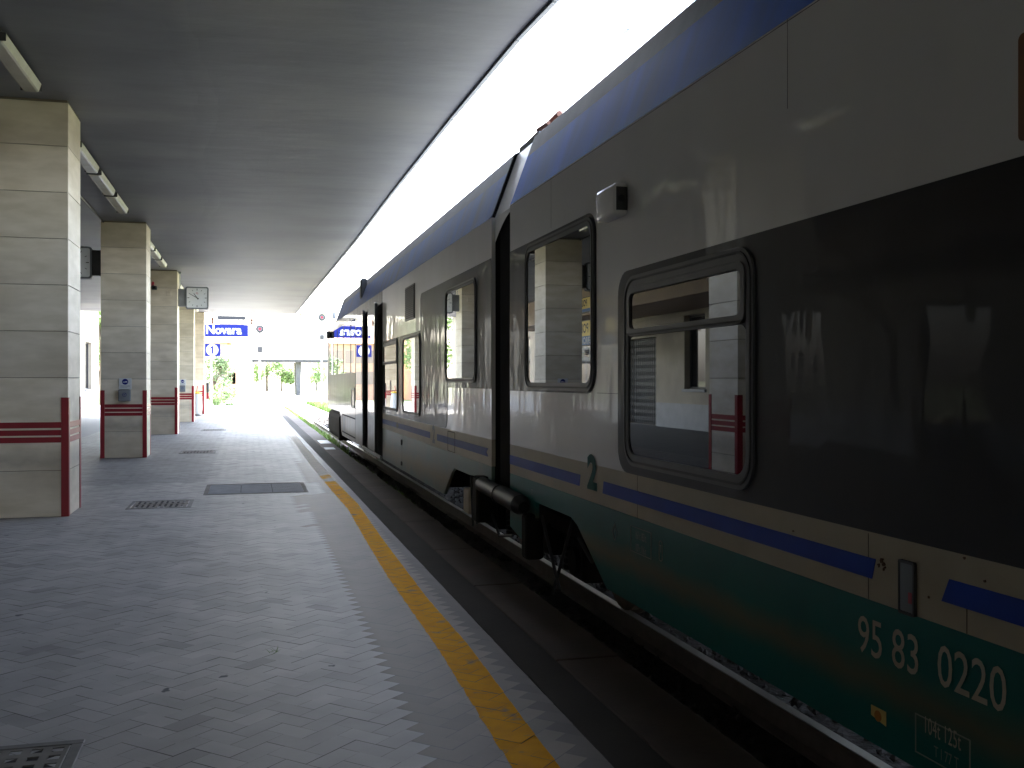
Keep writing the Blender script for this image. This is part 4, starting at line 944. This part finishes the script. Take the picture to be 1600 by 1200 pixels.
# ------------------------------------------------------------------ background
def tree(name, label, x, t, h, cr, seed, m='leaf', z0=-.62, nl=2600, ls=.22, kind='tree', trunk=True, grp=None):
    rg = random.Random(seed); r_ = E(name, label, kind, (x, t, z0), grp)
    g = MB(); top = Vector((x, t, z0 + h * .55)); g.tube((x, t, z0), top, h * .03, h * .016, 8)
    cl = []
    for k in range(9):
        a = rg.uniform(0, 6.28); rr_ = cr * rg.uniform(.2, .75); c = Vector((x + rr_ * cos(a), t + rr_ * sin(a), z0 + h * rg.uniform(.38 if trunk else .15, .88)))
        cl.append((c, cr * rg.uniform(.32, .55))); g.tube(Vector((x, t, z0 + h * rg.uniform(.2, .5))), c, h * .010, h * .004, 6, False)
    g.build('trunk', 'bark', r_)
    g = MB()
    for k in range(nl):
        c, R = rg.choice(cl); d = Vector((rg.gauss(0, 1), rg.gauss(0, 1), rg.gauss(0, .8))); d.normalize(); p = c + d * R * rg.uniform(.5, 1.05)
        a = Vector((rg.gauss(0, 1), rg.gauss(0, 1), rg.gauss(0, 1))).normalized() * ls * rg.uniform(.5, 1.1); b_ = a.orthogonal().normalized() * a.length * .55
        g.poly([p - a, p + b_, p + a, p - b_])
    g.build('crown', m, r_, fix=False)
x, t = world(160, 80); tree('tree', 'green tree showing above the wall left of the second pillar', x, t, 9.5, 3.2, 1)
x, t = world(341, 66); tree('bush', 'bright green bush behind the platform post under the blue signs', x, t, 2.6, 1.1, 2, ls=.1, nl=1800, kind='bush', trunk=False)
x, t = world(335, 90); tree('tree', 'dark small tree seen under the platform number sign', x, t, 5.0, 1.6, 3, 'leafd', nl=1500, ls=.14)
for i, (px, h, lab) in enumerate(((406, 6.5, 'leftmost small tree seen under the bridge'), (417, 10, 'tallest green tree under the bridge'), (440, 6.8, 'round green tree in the middle of the bridge opening'), (455, 5.4, 'low green tree beside the bridge pier'), (494, 6, 'tree behind the second bridge opening near the train'))):
    x, t = world(px, 215); tree('tree', lab, x, t, h, h * .36, 20 + i, 'leaf', nl=900, ls=.35)
# bridge
DB = 150
br = E('road_bridge', 'pale concrete road bridge crossing the tracks beyond the platform', 'bridge', (5, 160, -.6))
xa, ta = world(372, DB); xb, tb = world(620, DB); zu, zt = zD(563, DB), zD(548, DB)
tb = ta
MB().box(xa, xb + 25, 155, 164, zu, zt).build('deck', 'stucco', br)
MB().box(xa - .2, xb + 25.2, 154.8, 155.0, zt + .002, zt + 1.0).build('parapet', 'stucco', br)
MB().box(xa, xb + 25, 154.9, 154.99, zu - .28, zu + .12).build('underside_shade', 'darkmetal', br)  # dark strip painted in for the shade under the deck
for px in (467, 536, 610):
    x, t = world(px, DB + 2)
    MB().prism([(x - .28, -.6), (x + .28, -.6), (x + .45, zu - .2), (x - .45 if px > 400 else x - .4, zu - .2)], lambda a, b, d: (a, d, b), 156, 157).build('pier', 'pierstone', br)
    MB().prism([(x - .28, -.6), (x + .28, -.6), (x + .45, zu - .2), (x - .45, zu - .2)], lambda a, b, d: (a, d, b), 161.5, 162.5).build('pier', 'pierstone', br)
MB().box(xa - 12, xa + 2, 153.5, 166, -.6, zt + .9).build('abutment', 'stucco', br)
# distant houses
def house(label, px0, px1, D, ztop, wall, roofm, seed, dy=10, nw=5, nf=4):
    (x0, t0), (x1, _) = world(px0, D), world(px1, D); r_ = E('apartment_house', label, 'building', ((x0 + x1) / 2, t0, -.6), 'houses beyond the station')
    MB().box(x0, x1, t0, t0 + dy, -.62, ztop).build('wall', wall, r_)
    MB().faces([(x0 - .5, t0 - .5, ztop), (x1 + .5, t0 - .5, ztop), (x1 + .5, t0 + dy + .5, ztop), (x0 - .5, t0 + dy + .5, ztop), (x0 + 2, t0 + dy / 2, ztop + 1.8), (x1 - 2, t0 + dy / 2, ztop + 1.8)],
               [(0, 1, 5, 4), (1, 2, 5), (2, 3, 4, 5), (3, 0, 4), (0, 3, 2, 1)]).build('roof', roofm, r_)
    for i in range(nw):
        for j in range(nf):
            xx = x0 + (x1 - x0) * (i + .5) / nw; zz = 1.2 + j * (ztop - 1) / nf
            MB().bbox(xx - .5, xx + .5, t0 - .06, t0 - .001, zz, zz + 1.5, .02, 1).build('window', 'shutter', r_)
house('pale apartment house with terracotta roof rising behind the bridge', 472, 520, 230, 17.2, 'stucco', 'terracotta', 1, nw=6, nf=4)
house('pink low house seen through the gap right of the number sign', 352, 372, 130, 4.6, 'pinkstucco', 'pinkstucco', 2, nw=3, nf=1)
house('pale yellow house behind the signals and the bridge', 376, 396, 190, 8.0, 'stucco', 'stucco', 3, nw=3, nf=2)
house('low orange brick house behind the fifth pillar and the platform number sign', 225, 353, 112, 6.0, 'brick', 'brick', 5, nw=7, nf=2)
house('orange brick house beyond the station wall, left of the second pillar', 148, 176, 105, 8.5, 'brick', 'terracotta', 4, nw=4, nf=3)
